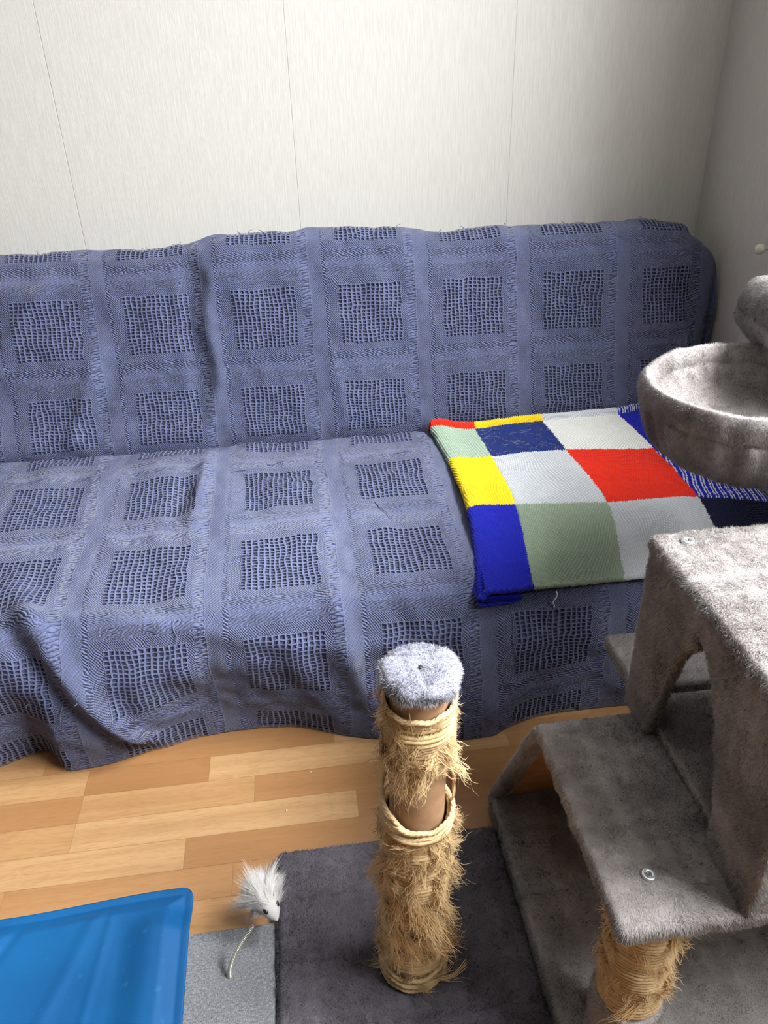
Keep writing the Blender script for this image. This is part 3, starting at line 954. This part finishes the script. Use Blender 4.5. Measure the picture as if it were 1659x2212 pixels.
def sisal_wrap(name, x, y, z0, z1, r, parent, lean=(0, 0), n_fray=9000, fray_len=.016, pitch=.0062, tufts=(), rr=.0034, coil=True, rough=1.0, keep=None, zbias=None):
    """rope wound round a post, frayed; one mesh"""
    cx = lambda z: x+lean[0]*(z-z0); cy = lambda z: y+lean[1]*(z-z0)
    ang_n = lambda k: np.sin(k*2*PI)*2.2+9
    turns = (z1-z0-2*rr)/pitch
    n = int(turns*46)
    k = np.arange(n)/46.0
    z = z0+rr+k*pitch
    lump = 1+rough*.07*vnoise(ang_n(k), z*45, 33)
    rad = (r-rr*.6)*lump+rough*.002*vnoise(z*60+5, np.sin(k*2*PI)*1.5+3, 35)
    ang = k*2*PI
    path = np.stack([cx(z)+rad*np.cos(ang), cy(z)+rad*np.sin(ang), z+rough*.0015*vnoise(k*5, z*9, 36)], -1)
    Vr, pr = tube(path, rr*(1+.10*np.sin(np.arange(n)*1.9)), 7)
    parts = [(Vr, pr)]
    # backing skin
    zz = np.linspace(z0, z1, 24); th = np.linspace(0, 2*PI, 49)[:-1]
    TH, Z = np.meshgrid(th, zz, indexing='ij')
    Vb = np.stack([cx(Z)+(r-rr*1.2)*np.cos(TH), cy(Z)+(r-rr*1.2)*np.sin(TH), Z], -1).reshape(-1, 3)
    parts.append((Vb, [grid_quads(48, 24, 0, True)]))
    V, polys = join(parts)
    T = np.concatenate([p[:, [0, 1, 2]] if p.shape[1] == 3 else np.concatenate([p[:, [0, 1, 2]], p[:, [0, 2, 3]]]) for p in polys])
    fn = np.cross(V[T[:, 1]]-V[T[:, 0]], V[T[:, 2]]-V[T[:, 0]]); VN = np.zeros_like(V)
    for q in range(3): np.add.at(VN, T[:, q], fn)
    VN = nrm(VN)
    rng = RNG
    SV, SQ, ST, SN, SO = [], [], [], [], []
    off = len(V); tones = [np.full(len(V), .35)]
    def add(*a):
        nonlocal off
        v, q, t, nn, tn = a
        SV.append(v); SQ.append(q+off); ST.append(t+off); SN.append(nn); tones.append(tn); off += len(v)
    # fuzz
    za = z0+(z1-z0)*rng.random(int(n_fray*2.6))
    an = rng.random(int(n_fray*2.6))*2*PI
    if zbias is not None:
        kk = rng.random(len(za)) < zbias(za, an); za = za[kk]; an = an[kk]
    Nn = np.stack([np.cos(an), np.sin(an), an*0], -1); Tt = np.stack([-np.sin(an), np.cos(an), an*0], -1)
    P = np.stack([cx(za), cy(za), za], -1)+Nn*(r-.001)
    m = len(P); fl = vnoise(an*3, za*70, 41)
    fl2 = vnoise(an*9, za*160, 43)
    D = Nn*(.22+.25*rng.random((m, 1)))+Tt*(fl*1.3+rng.normal(size=m)*.4)[:, None]+np.array([0, 0, 1])*(-.30+.8*fl2+.35*rng.normal(size=m))[:, None]
    L = fray_len*.62*(.3+.9*rng.random(m)**2)*(1+.5*fl)
    add(*strands(P, D, Nn, L, .0005*(.6+.8*rng.random(m)), 4, bend=np.array([[0, 0, -.30]])+rng.normal(size=(m, 3))*.28-Nn*.3, curl=.22, softn=.8, tone=.35+.65*rng.random(m)))
    # clumped tufts: (height, angle, length, count, dir_t, dir_z, spread)
    auto = []
    for _ in range(int((z1-z0)*210*rough)):
        auto.append((z0+(z1-z0)*(.12+.86*rng.random()), 2.6+rng.random()*3.9, .012+.018*rng.random(), int(20+35*rng.random()), rng.normal()*.7, -.5+.7*rng.normal(), .006+.006*rng.random()))
    for (tz, ta, tl, cnt, dt, dz, sp) in list(tufts)+auto:
        a0 = ta+rng.normal(size=cnt)*sp/r*.5; z_ = tz+rng.normal(size=cnt)*sp*.6
        Nn = np.stack([np.cos(a0), np.sin(a0), a0*0], -1); Tt = np.stack([-np.sin(a0), np.cos(a0), a0*0], -1)
        P = np.stack([cx(z_), cy(z_), z_], -1)+Nn*(r-.001)
        tip = np.array([cx(tz)+r*1.12*math.cos(ta), cy(tz)+r*1.12*math.sin(ta), tz])+np.array([-math.sin(ta)*dt*tl, math.cos(ta)*dt*tl, dz*tl])+np.array([math.cos(ta), math.sin(ta), 0])*.25*tl
        Dv = tip+rng.normal(size=(cnt, 3))*tl*.20-P
        ln = np.linalg.norm(Dv, axis=1)*(.6+.5*rng.random(cnt))
        add(*strands(P, Dv+Nn*.3*tl, Nn, ln, .0008+.0007*rng.random(cnt), 6, bend=-Nn*.22+rng.normal(size=(cnt, 3))*.12, curl=.09, softn=.75, tone=.6+.4*rng.random(cnt)))
    allV = np.concatenate([V]+SV); NR = np.concatenate([VN]+SN)
    me = np_mesh(name, allV, list(polys)+[np.concatenate(SQ), np.concatenate(ST)], (SISAL,), normals=NR, attrs={'tone': np.concatenate(tones)})
    return link(name, me, parent)

def cyl(x, y, z0, z1, r, ns=40, lean=(0, 0), nz=12, cap=True):
    zz = np.linspace(z0, z1, nz)
    path = np.stack([x+lean[0]*(zz-z0), y+lean[1]*(zz-z0), zz], -1)
    return tube(path, r, ns, caps=cap)

def build_tree():
    root = empty('cat_tree', (.62, -1.5, 0), 'grey plush cat tree with hanging bowl, box house and ramp at the right', 'cat tree')
    FD = 9.5e5
    # base plate
    V, p = bm_arrays(cut_bm(box_bm(.303, .98, -1.83, -1.29, .0, .05, .010, 3), .03))
    furred('base_board', V, p, PLUSH, root, 6.5e5, .0075, .0010, comb=(-.1, -.35, .0), jitter=.4, keep=lambda c: (c[:, 2] > .003)*1.0)
    # step board
    zt = .438
    V, p = bm_arrays(cut_bm(box_bm(.309, .84, -1.822, -1.492, zt-.022, zt, .008, 3), .025))
    sb = furred('step_board', V, p, PLUSH, root, FD, .0075, .0009, comb=(-.15, -.45, 0), jitter=.45, keep=lambda c: (c[:, 0] < .50)*1.0)
    screw(.3695, -1.7565, zt+.0022, sb)
    # ramp from the step board down to the back edge of the base
    w0, w1 = .305, .52
    top = np.array([-1.500, .430]); bot = np.array([-1.298, .050]); d = (bot-top)/np.linalg.norm(bot-top); nn = np.array([d[1], -d[0]])*-1
    bm = box_bm(w0, w1, 0, np.linalg.norm(bot-top), -.0075, .0075, .005, 2)
    cut_bm(bm, .03)
    for v in bm.verts:
        a, h = v.co.y, v.co.z
        yz = top+d*a+nn*h; v.co.y, v.co.z = yz[0], yz[1]
    V, p = bm_arrays(bm)
    # bare underside facing the camera, plush wraps the rim
    def wrapped(c):
        under = (c[:, 0] > w0+.030) & (np.abs(((c[:, 1]-top[0])*nn[0]+(c[:, 2]-top[1])*nn[1])) < .02)
        s = (c[:, 1]-top[0])*nn[0]+(c[:, 2]-top[1])*nn[1]
        return np.where(under & (s < -.0070), 0.0, 1.0)
    mi = []
    for q in p:
        c = V[q].mean(1); w = wrapped(c); mi.append((w < .5).astype(int))
    furred('ramp', V, p, PLUSH, root, 5e5, .007, .0010, comb=(-.2, 0, -.4), keep=wrapped, extra_mats=(WOOD_RAW,), matidx=np.concatenate(mi))
    # rear platform behind the house
    V, p = bm_arrays(cut_bm(box_bm(.474, .86, -1.468, -1.335, .432, .460, .008, 3), .03))
    furred('rear_platform', V, p, PLUSH, root, 5e5, .0065, .0010, comb=(-.3, -.3, 0))
    # posts
    post = sisal_wrap('sisal_post', .377, -1.757, .19, .418, .044, root, n_fray=2600, fray_len=.017, rough=.6,
                      tufts=[(.36, 0.15, .07, 70, -.1, -.9, .010), (.33, .0, .055, 60, .1, -.9, .010), (.30, -.1, .05, 45, .1, -.8, .01), (.40, 3.0, .03, 60, .3, -.5, .016), (.37, 2.9, .028, 70, .2, -.6, .014), (.33, 3.2, .02, 60, .2, -.5, .014),
                             (.26, -1.2, .025, 60, .6, .3, .015), (.28, -.8, .022, 50, .6, -.3, .015), (.24, -.6, .02, 40, -.4, -.6, .012)])
    V, p = cyl(.377, -1.757, .04, .188, .0455)
    furred('plush_post', V, p, PLUSH, root, 8e5, .006, .0010, comb=(0, 0, -.5))
    for (x, y, z0, z1) in ((.79, -1.43, .04, .44), (1.03, -1.26, .04, 1.36)):
        V, p = cyl(x, y, z0, z1, .04)
        o = link('post', np_mesh('post', V, p, (SISAL,)), root)
    # extra rear base carrying the tall post
    V, p = bm_arrays(box_bm(.97, 1.17, -1.42, -1.14, 0, .05, .01))
    link('rear_base_board', np_mesh('rear_base_board', V, p, (PLUSH,)), root)

    # ---- the box house
    hs = bpy.data.objects.new('house', None); COL.objects.link(hs); hs.parent = root; hs.location = Vector((.62, -1.64, .44))-Vector(root.location)
    hz0, hz1 = .440, .716
    arch = [(-1.538, hz0-.004), (-1.553, .50), (-1.565, .56), (-1.580, .615), (-1.592, .640), (-1.604, .653), (-1.616, .664), (-1.606, .684), (-1.610, .686),
            (-1.640, .668), (-1.662, .640), (-1.682, .61), (-1.698, .57), (-1.714, .52), (-1.724, .47), (-1.734, hz0-.004)]
    out = [(-1.465, hz0+.0), (-1.463, hz1), (-1.822, hz1), (-1.822, hz0-.004)]
    pts = [(-1.465, hz0-.004), (-1.463, hz1), (-1.822, hz1), (-1.822, hz0-.004)]+arch[::-1]
    V, p = bm_arrays(outline_bm(pts, 'x', .459, .473, .003))
    furred('side_panel', V, p, PLUSH, hs, FD, .0062, .0009, comb=(0, -.15, -.35), lay=.85, patch=16)
    V, p = bm_arrays(outline_bm([(q[0], q[1]) for q in pts], 'x', .787, .80, .003))
    furred('side_panel', V, p, PLUSH, hs, 1.2e5, .0062, .0012, comb=(0, 0, -.35))
    # back panel with its own arch
    pb = [(.473, hz0), (.473, hz1), (.787, hz1), (.787, hz0), (.765, hz0), (.755, .56), (.72, .63), (.68, .658), (.60, .664), (.55, .65), (.515, .60), (.498, .52), (.492, hz0)]
    V, p = bm_arrays(outline_bm(pb, 'y', -1.478, -1.465, .003))
    furred('back_panel', V, p, PLUSH, hs, 3e5, .006, .0011, comb=(0, 0, -.35))
    pf = [(.473, hz0), (.473, hz1), (.787, hz1), (.787, hz0)]
    V, p = bm_arrays(outline_bm(pf, 'y', -1.822, -1.808, .003))
    furred('front_panel', V, p, PLUSH, hs, 3e5, .006, .0011, comb=(0, 0, -.35))
    V, p = bm_arrays(cut_bm(box_bm(.4745, .786, -1.806, -1.479, .4385, .454, .005, 2), .03))
    furred('house_floor', V, p, PLUSH, hs, 4e5, .007, .0010, comb=(-.5, -.1, 0))
    V, p = bm_arrays(cut_bm(box_bm(.455, .812, -1.828, -1.460, hz1, hz1+.022, .009, 3), .025))
    rf = furred('roof_board', V, p, PLUSH, hs, 10e5, .0085, .0009, comb=(-.35, -.35, 0), jitter=.6)
    screw(.4955, -1.4895, hz1+.022+.0024, rf)

    # ---- hanging bowl
    bc = np.array([.702, -1.270]); R = .173; zr = .862
    TH = np.linspace(0, 2*PI, 241)[:-1]
    # profile from inside centre up over the rim and down outside: (radius factor, dz, pleat weight)
    prof = [(.02, -.085, 0), (.25, -.084, 0), (.50, -.076, .1), (.70, -.058, .3), (.82, -.040, .9), (.885, -.022, .8), (.90, -.018, .2), (.905, -.010, .3), (.925, .002, .3),
            (.955, .010, .2), (.985, .011, .2), (1.01, .005, .2), (1.025, -.006, .3), (1.022, -.020, .4), (1.005, -.028, .2), (.995, -.031, .2), (.99, -.040, .9), (.965, -.060, 1.2), (.91, -.085, 1.1),
            (.82, -.107, .8), (.68, -.124, .5), (.45, -.137, .2), (.20, -.142, 0), (.02, -.143, 0)]
    pr = np.array(prof); pr[:, 1] *= .93
    # refine
    tk = np.arange(len(pr)); tf = np.linspace(0, len(pr)-1, 110)
    pf = np.stack([cubic(tk, pr[:, c], tf) for c in range(3)], -1)
    T2, I2 = np.meshgrid(TH, np.arange(len(pf)), indexing='ij')
    rr_, dz_, pw = pf[I2, 0], pf[I2, 1], pf[I2, 2]
    pl = np.sin(T2*17+1.2*np.sin(T2*3))*.6+.4*np.sin(T2*29+2)
    pl = pl+.5*vnoise(T2*6, I2*.05, 50)
    rad = R*rr_+pl*.0062*pw
    tilt = .045
    X = bc[0]+rad*np.cos(T2); Y = bc[1]+rad*np.sin(T2)
    Z = zr+dz_+pl*.0040*pw+(Y-bc[1])*-.02+(X-bc[0])*.03+.003*vnoise(T2*2, I2*0, 51)
    V = np.stack([X, Y, Z], -1).reshape(-1, 3)
    furred('hanging_bowl', V, [grid_quads(240, len(pf), 0, True, True)], PLUSH, root, 7.5e5, .0065, .0009, comb=(0, 0, -.15), lay=.6)
    # metal arm from the tall post to the hoop (behind the frame edge)
    V, p = tube([(1.0, -1.25, zr-.02), (.94, -1.25, zr-.014), (.86, -1.24, zr-.010)], .006, 8)
    link('hoop_arm', np_mesh('hoop_arm', V, p, (ZINC,)), root)

    # ---- upper lounging pad, its soft corner hangs into view
    def pad(name, cx, cy, cz, ax, ay, az, rx, ry, rz, dens=7e5):
        th = np.linspace(0, 2*PI, 97)[:-1]; ph = np.linspace(-PI/2, PI/2, 41)
        A, B = np.meshgrid(th, ph, indexing='ij')
        sp = lambda t, e: np.sign(t)*np.abs(t)**e
        x = ax*sp(np.cos(B), .35)*sp(np.cos(A), .45); y = ay*sp(np.cos(B), .35)*sp(np.sin(A), .45); z = az*sp(np.sin(B), .75)
        z = z+.004*vnoise(x*25, y*25, 55)
        P_ = np.stack([x, y, z], -1).reshape(-1, 3)
        Rm = np.array((Matrix.Rotation(rz, 3, 'Z') @ Matrix.Rotation(ry, 3, 'Y') @ Matrix.Rotation(rx, 3, 'X')))
        P_ = P_@Rm.T+np.array([cx, cy, cz])
        return furred(name, P_, [grid_quads(96, 41, 0, True)], PLUSH, root, dens, .006, .0010, comb=(0, 0, -.3))
    pad('upper_pad', .868, -1.145, .877, .125, .138, .043, 0, math.radians(38), math.radians(-8))
    pad('pad_border', .855, -1.145, .844, .118, .143, .026, 0, math.radians(40), math.radians(-8), 6e5)
    pad('back_cushion', .91, -1.09, .94, .09, .10, .03, 0, math.radians(55), math.radians(0), 4e5)
build_tree()

# ------------------------------------------------------------------ scratching post on its dark plush board
def build_scratcher():
    root = empty('scratching_post', (.10, -1.59, 0), 'worn sisal scratching post with fluffy cap on a dark grey plush board', 'scratching post')
    V, p = bm_arrays(cut_bm(box_bm(-.118, .300, -1.80, -1.352, .0, .027, .009, 3), .03))
    furred('base_board', V, p, PLUSH_DARK, root, 8e5, .0085, .0010, comb=(-.1, -.2, 0), lay=.9, jitter=.5, keep=lambda c: ((c[:, 2] > .003) & (c[:, 1] > -1.74))*1.0, patch=13)
    ln = (.022, 0.0)
    px = lambda z: .103+ln[0]*(z-.03)
    V, p = cyl(.103, -1.589, .027, .648, .0385, 64, ln, 30)
    link('cardboard_tube', np_mesh('cardboard_tube', V, p, (CARD,)), root)
    # upper band of rope
    up = sisal_wrap('sisal_rope', px(.505), -1.589, .505, .612, .0475, root, lean=ln, n_fray=5200, fray_len=.013, rough=1.2,
               tufts=[(.535, 3.7, .035, 90, .5, -.2, .012), (.520, 4.2, .035, 90, -.4, -.6, .012), (.515, 4.0, .04, 80, .5, -.8, .014), (.515, 4.6, .03, 110, -.2, -.7, .022), (.54, 4.9, .03, 90, -.5, .3, .014),
                      (.54, 3.3, .03, 60, .6, -.1, .010), (.605, 3.4, .02, 40, .5, .2, .008), (.52, 5.6, .035, 40, .3, -.9, .010), (.51, 5.9, .045, 40, .1, -1, .008), (.55, 5.2, .03, 60, .5, -.6, .015), (.575, 4.3, .02, 90, .4, -.4, .03), (.56, 4.0, .025, 70, -.3, -.5, .02)])
    # lower wrap
    def bias(z, a): return np.where(z > .19, 1.0, .22)
    lo = sisal_wrap('sisal_rope', .103, -1.589, .029, .405, .050, root, lean=ln, n_fray=17000, fray_len=.018, rough=1.4, zbias=bias, pitch=.0064, rr=.0036,
               tufts=[(.395, 3.6, .03, 60, .3, -.5, .015), (.37, 5.9, .03, 80, .5, .6, .012), (.355, 5.7, .03, 80, .5, -.3, .012), (.34, 5.95, .03, 60, .5, -.3, .015),
                      (.36, 4.2, .02, 70, .5, -.4, .02), (.33, 4.7, .03, 90, -.4, -.6, .02), (.30, 3.3, .055, 90, -.3, -.9, .012), (.32, 3.5, .03, 90, -.4, -.5, .015), (.28, 3.4, .03, 80, -.2, -.6, .012),
                      (.285, 4.3, .035, 100, .3, -.3, .016), (.265, 4.5, .05, 90, .2, -1, .012), (.25, 4.8, .065, 80, .3, -1, .010), (.24, 4.9, .065, 80, .1, -1, .010), (.255, 5.2, .05, 70, .3, -1, .012),
                      (.26, 4.0, .05, 70, .3, -1, .012), (.30, 5.3, .04, 80, -.3, -.9, .012), (.31, 5.8, .04, 80, .1, -.8, .012), (.27, 5.9, .04, 70, .3, -.8, .01), (.23, 3.5, .04, 80, .4, -.8, .012), (.20, 3.8, .05, 90, .7, -.7, .010),
                      (.185, 4.2, .05, 90, .8, -.6, .008), (.165, 4.8, .05, 70, .9, -.3, .008), (.15, 5.3, .05, 60, .8, .3, .007), (.10, 5.6, .05, 50, .6, .6, .006), (.055, 3.5, .05, 40, -.6, -.1, .006),
                      (.05, 4.6, .04, 60, .9, .2, .010), (.05, 5.2, .05, 50, .8, .5, .006), (.22, 5.6, .03, 60, .2, -.7, .012), (.33, 5.3, .03, 90, .3, -.5, .02), (.35, 4.0, .03, 80, -.2, -.5, .02)])
    # slack collars of rope standing off the tube
    def loop(z, r, tiltx, tilty, a0=0, a1=2*PI, rr=.0036, dz=0.0, cx=0, cy=0):
        t = np.linspace(a0, a1, 90)
        P = np.stack([px(z)+cx+r*np.cos(t), -1.589+cy+r*np.sin(t), z+tiltx*np.cos(t)+tilty*np.sin(t)+dz*(t-a0)+.0015*np.sin(t*9+z*70)], -1)
        fr = np.arange(90)*.9; parts = []
        for k in range(3):     # three twisted plies
            o = np.stack([np.cos(fr+k*2.094)*np.cos(t), np.cos(fr+k*2.094)*np.sin(t), np.sin(fr+k*2.094)], -1)*rr*.4
            parts.append(tube(P+o, rr*.65, 6))
        V, p = join(parts)
        link('rope_collar', np_mesh('rope_collar', V, p, (SISAL,), attrs={'tone': np.full(len(V), .7)}), lo if z < .5 else up)
    loop(.410, .0500, -.004, .004, dz=.0010)
    loop(.402, .0505, .004, -.003, dz=-.0010)
    loop(.425, .0470, -.016, .022, cx=-.002)
    loop(.612, .0460, .003, .004, dz=.0005)
    loop(.070, .052, .004, .010, dz=.001)
    loop(.052, .0535, -.003, .006, dz=.001)
    loop(.038, .053, .002, .0, dz=.0005)
    # strands hanging over the bare stretch on the right
    for k in range(5):
        t = np.linspace(0, 1, 16)
        a = -.25+.06*k
        r_ = .050+.002*np.sin(t*5+k)
        P = np.stack([px(.47)+r_*np.cos(a+t*.1), -1.589+r_*np.sin(a+t*.1), .52-.10*t], -1)
        V, p = tube(P, .0013, 5)
        link('hanging_strand', np_mesh('hanging_strand', V, p, (SISAL,), attrs={'tone': np.full(len(V), .75)}), up)
    # long stray end lying on the board
    t = np.linspace(0, 1, 20); parts = []
    P = np.stack([.115+.072*t, -1.645+.035*t+.006*np.sin(t*6), .038+.004*np.sin(t*9)], -1)
    for k in range(4): parts.append(tube(P+np.array([0, .0009*k, .0006*(k % 2)])+np.stack([0*t, (k-1.5)*.003*t**3, 0*t], -1), .0011*(1-.7*t)+.0002, 5))
    V, p = join(parts)
    link('rope_end', np_mesh('rope_end', V, p, (SISAL,), attrs={'tone': np.full(len(V), .75)}), lo)
    # fluffy cap
    cxp = px(.655); th = np.linspace(0, 2*PI, 97)[:-1]
    prof = np.array([(.0005, .004), (.004, .0035), (.007, .0055), (.020, .0065), (.036, .0062), (.0445, .0045), (.0480, .0), (.0485, -.005), (.046, -.009), (.040, -.011), (.0005, -.011)])
    tf = np.linspace(0, len(prof)-1, 40); pf = np.stack([cubic(np.arange(len(prof)), prof[:, c], tf) for c in (0, 1)], -1)
    T2, I2 = np.meshgrid(th, np.arange(40), indexing='ij')
    fac = 1+.030*np.cos(T2*9+.4)+.02*np.sin(T2*5)
    V = np.stack([cxp+pf[I2, 0]*fac*np.cos(T2), -1.589+pf[I2, 0]*fac*np.sin(T2), .653+pf[I2, 1]], -1).reshape(-1, 3)
    furred('fluffy_cap', V, [grid_quads(96, 40, 0, True, True)], PLUSH_CAP, root, 1.6e6, .0105, .0010, comb=(.1, -.5, -.15), jitter=.5, lay=.6, seg=2, patch=26,
           keep=lambda c: (np.hypot(c[:, 0]-cxp, c[:, 1]+1.589) > .0045)*1.0)
    V, p = tube([(cxp, -1.589, .6560), (cxp, -1.589, .6600)], .0028, 12)
    link('screw', np_mesh('screw', V, p, (BLACK,)), root)
build_scratcher()

# ------------------------------------------------------------------ spring mouse toy on its felt board
def build_mouse():
    root = empty('spring_mouse_toy', (-.2, -1.57, 0), 'white furry mouse toy on a wire spring over a grey felt board', 'cat toy')
    V, p = bm_arrays(cut_bm(box_bm(-.330, -.1225, -1.80, -1.482, .0, .016, .0025, 2), .04))
    furred('felt_board', V, p, mat_felt(), root, 1.6e5, .0018, .0005, comb=(0, -.3, 0))
    # coil spring, bent over
    t = np.linspace(0, 1, 900)
    c = np.stack([-.1975+.002*t+.043*t**2, -1.5645+.010*t+.030*t**2, .0165+.075*t-.010*t**2], -1)
    T = nrm(np.gradient(c, axis=0)); a = nrm(np.cross(T, np.array([0, 1.0, 0]))); b = np.cross(T, a)
    w = t*2*PI*46; r = .0034-.0006*t
    path = c+(a*np.cos(w)[:, None]+b*np.sin(w)[:, None])*r[:, None]
    V, p = tube(path, .00055, 5)
    link('spring', np_mesh('spring', V, p, (SPRING,)), root)
    # body: pointed head with long fluffy coat
    ax0 = np.array([-.141, -1.470, .092]); ax1 = np.array([-.1135, -1.517, .080])
    k = np.linspace(0, 1, 22); d = ax1-ax0
    rad = np.array([cubic([0, .08, .3, .55, .75, .9, 1], [.001, .009, .017, .0165, .0125, .0065, .0012], q) for q in k]).ravel()
    path = ax0+k[:, None]*d+np.stack([0*k, 0*k, -.006*k*k], -1)
    V, p = tube(path, rad, 24)
    def coat(cc): return (((cc-ax0)@d)/np.dot(d, d) < .62)*1.0
    T_ = np.concatenate([np.concatenate([p[0][:, [0, 1, 2]], p[0][:, [0, 2, 3]]]), p[1]])
    fn = np.cross(V[T_[:, 1]]-V[T_[:, 0]], V[T_[:, 2]]-V[T_[:, 0]]); VN = np.zeros_like(V)
    for q in range(3): np.add.at(VN, T_[:, q], fn)
    VN = nrm(VN)
    P, N = sample_tris(V, T_, VN, 4.5e6, keep=coat)
    n = len(P); al = ((P-ax0)@d)/np.dot(d, d)
    nl = 150
    ci = RNG.integers(0, n, nl)
    own = np.argmin(((P[:, None]-P[ci][None])**2).sum(-1)+((N[:, None]-N[ci][None])**2).sum(-1)*1e-4, 1)
    hd_ = d/np.linalg.norm(d)
    ldir = -hd_*1.0+N[ci]*.55+RNG.normal(size=(nl, 3))*.28+np.array([0, .45, 0])
    low = N[ci][:, 0] < -.2
    ldir[low] += np.array([-.35, -.25, -.1])
    k_ = RNG.random(nl) < .25
    ldir[low & k_] += np.array([-.3, -1.0, -.1])
    llen = .020+.028*RNG.random(nl)
    D = nrm(ldir)[own]
    D = nrm(D+(P[ci][own]-P)*10+RNG.normal(size=(n, 3))*.17)
    L = llen[own]*(.6+.5*RNG.random(n))*(1-.35*al)
    lb_ = RNG.normal(size=(nl, 3))*.28
    a1 = strands(P, D, N, L, .00042, 6, bend=lb_[own]+np.array([[.10, .05, -.15]]), curl=.05, softn=.9, tone=.6+.4*RNG.random(n))
    P2, N2 = sample_tris(V, T_, VN, 1.6e6)
    a2 = strands(P2, N2*.5+d/np.linalg.norm(d)*-.8+RNG.normal(size=P2.shape)*.2, N2, .0022, .0006, 2, softn=.8)
    off = len(V); VV = [V]; NR = [VN]; Qs = []; Ts = []; tn = [np.full(len(V), .9)]
    for s_ in (a1, a2):
        VV.append(s_[0]); Qs.append(s_[1]+off); Ts.append(s_[2]+off); NR.append(s_[3]); tn.append(s_[4]); off += len(s_[0])
    me = np_mesh('mouse', np.concatenate(VV), [p[0], p[1]]+Qs+Ts, (WHITE_FUR,), normals=np.concatenate(NR), attrs={'tone': np.concatenate(tn)})
    mo = link('mouse', me, root)
    # eyes
    hd = nrm(d); up = np.array([0, 0, 1.0]); sd = nrm(np.cross(hd, up))
    for s_ in (1, -1):
        c = path[14]+sd*s_*.0104+up*.0088
        th = np.linspace(0, 2*PI, 17)[:-1]; ph = np.linspace(-PI/2, PI/2, 9)
        A, B = np.meshgrid(th, ph, indexing='ij')
        sph = np.stack([np.cos(B)*np.cos(A), np.cos(B)*np.sin(A), np.sin(B)], -1).reshape(-1, 3)
        E_ = c+sph[:, :1]*hd*.0068+sph[:, 1:2]*sd*.0042+sph[:, 2:]*nrm(np.cross(sd, hd))*.0042
        link('eye', np_mesh('eye', E_, [grid_quads(16, 9, 0, True)], (BLACK,)), mo)
build_mouse()

# ------------------------------------------------------------------ blue cooling mat
def build_mat():
    nx, ny = 260, 200
    x = np.linspace(-1.05, -.262, nx); y = np.linspace(-1.90, -1.385, ny)
    X, Y = np.meshgrid(x, y, indexing='ij')
    xr = -.268-.004*((Y+1.6)/.2)            # right edge
    yt = -1.384-.016*sstep(-.30, -.60, X)
    s = (X+1.05)/(.788); X = -1.05+s*(xr+1.05)
    q = (Y+1.90)/.515; Y = -1.90+q*(yt+1.90)
    # rounded corner
    ex = xr-X; ey = yt-Y
    R = .022
    cx_, cy_ = np.maximum(0, R-ex), np.maximum(0, R-ey)
    l = np.hypot(cx_, cy_); f = np.where(l > R, R/np.maximum(l, 1e-9), 1)
    X = xr-(R-cx_*f)*(cx_ > 0)-ex*(cx_ <= 0); Y = yt-(R-cy_*f)*(cy_ > 0)-ey*(cy_ <= 0)
    e = np.minimum(ex, ey)
    puff = sstep(.012, .045, e)
    Z = .0035+.0115*puff+.0012*np.exp(-((e-.014)/.003)**2)*-1
    Z += puff*(.0022*vnoise(X*9+Y*3, Y*3.0, 60)+.0010*np.sin((X*1.0-Y*.35)*34+1.5*vnoise(X*5, Y*5, 61))*sstep(.30, .05, ey))
    Z += puff*(.0020*np.exp(-(((X+.46)-(Y+1.5)*.33)/.014)**2)+.0014*np.exp(-(((X+.415)-(Y+1.5)*.10)/.008)**2)-.0022*np.exp(-(((X+.60)-(Y+1.5)*.45)/.012)**2))
    Z += sstep(-.39, -.325, X)*sstep(-1.42, -1.478, Y)*.0155      # lies over the felt board
    top = np.stack([X, Y, Z+.002], -1).reshape(-1, 3); bot = np.stack([X, Y, np.maximum(Z-.0115*puff-.0025, .0008)], -1).reshape(-1, 3)
    Qd = grid_quads(nx, ny); n = nx*ny
    idx = np.arange(n).reshape(nx, ny)
    rim = np.concatenate([idx[:, 0], idx[-1, 1:], idx[-2::-1, -1], idx[0, -2:0:-1]])
    r2 = np.roll(rim, -1)
    side = np.stack([r2, rim, rim+n, r2+n], -1)
    me = np_mesh('cooling_mat', np.concatenate([top, bot]), [Qd, Qd[:, ::-1]+n, side], (mat_gel(),))
    tag(link('cooling_mat', me), 'flat blue vinyl cooling mat on the wooden floor at lower left', 'cooling mat')
build_mat()

# ------------------------------------------------------------------ small things
def build_knob():
    th = np.linspace(0, 2*PI, 41)[:-1]
    prof = np.array([(.001, -.0135), (.008, -.011), (.0125, -.005), (.0135, 0), (.0125, .005), (.008, .011), (.004, .013), (.0038, .045)])
    tf = np.linspace(0, len(prof)-1, 36); pf = np.stack([cubic(np.arange(len(prof)), prof[:, c], tf) for c in (0, 1)], -1)
    V = np.array([[1.225-.045+h, -.428+a*math.cos(t), .872+a*math.sin(t)] for t in th for a, h in pf])
    o = link('wall_knob', np_mesh('wall_knob', V, [grid_quads(40, 36, 0, True)], (CREAM,)))
    tag(o, 'small round cream knob on the right wall beside the cat tree', 'knob')
build_knob()

def crumb(x, y, r, c, label):
    bm = bmesh.new(); bmesh.ops.create_icosphere(bm, subdivisions=2, radius=r)
    for v in bm.verts: v.co = Vector((x, y, r*.7))+Vector((v.co.x, v.co.y*1.2, v.co.z*.7))*(1+.25*random.random())
    V, p = bm_arrays(bm)
    tag(link('litter_grain', np_mesh('litter_grain', V, p, (mat_plain('grain', c, .8),))), label, 'crumb')
crumb(-.1005, -1.2386, .0016, (.8, .78, .72), 'white crumb on the floor between sofa front and blue mat')
crumb(-.0475, -1.148, .0015, (.55, .38, .2), 'tan crumb on the floor just in front of the sofa')
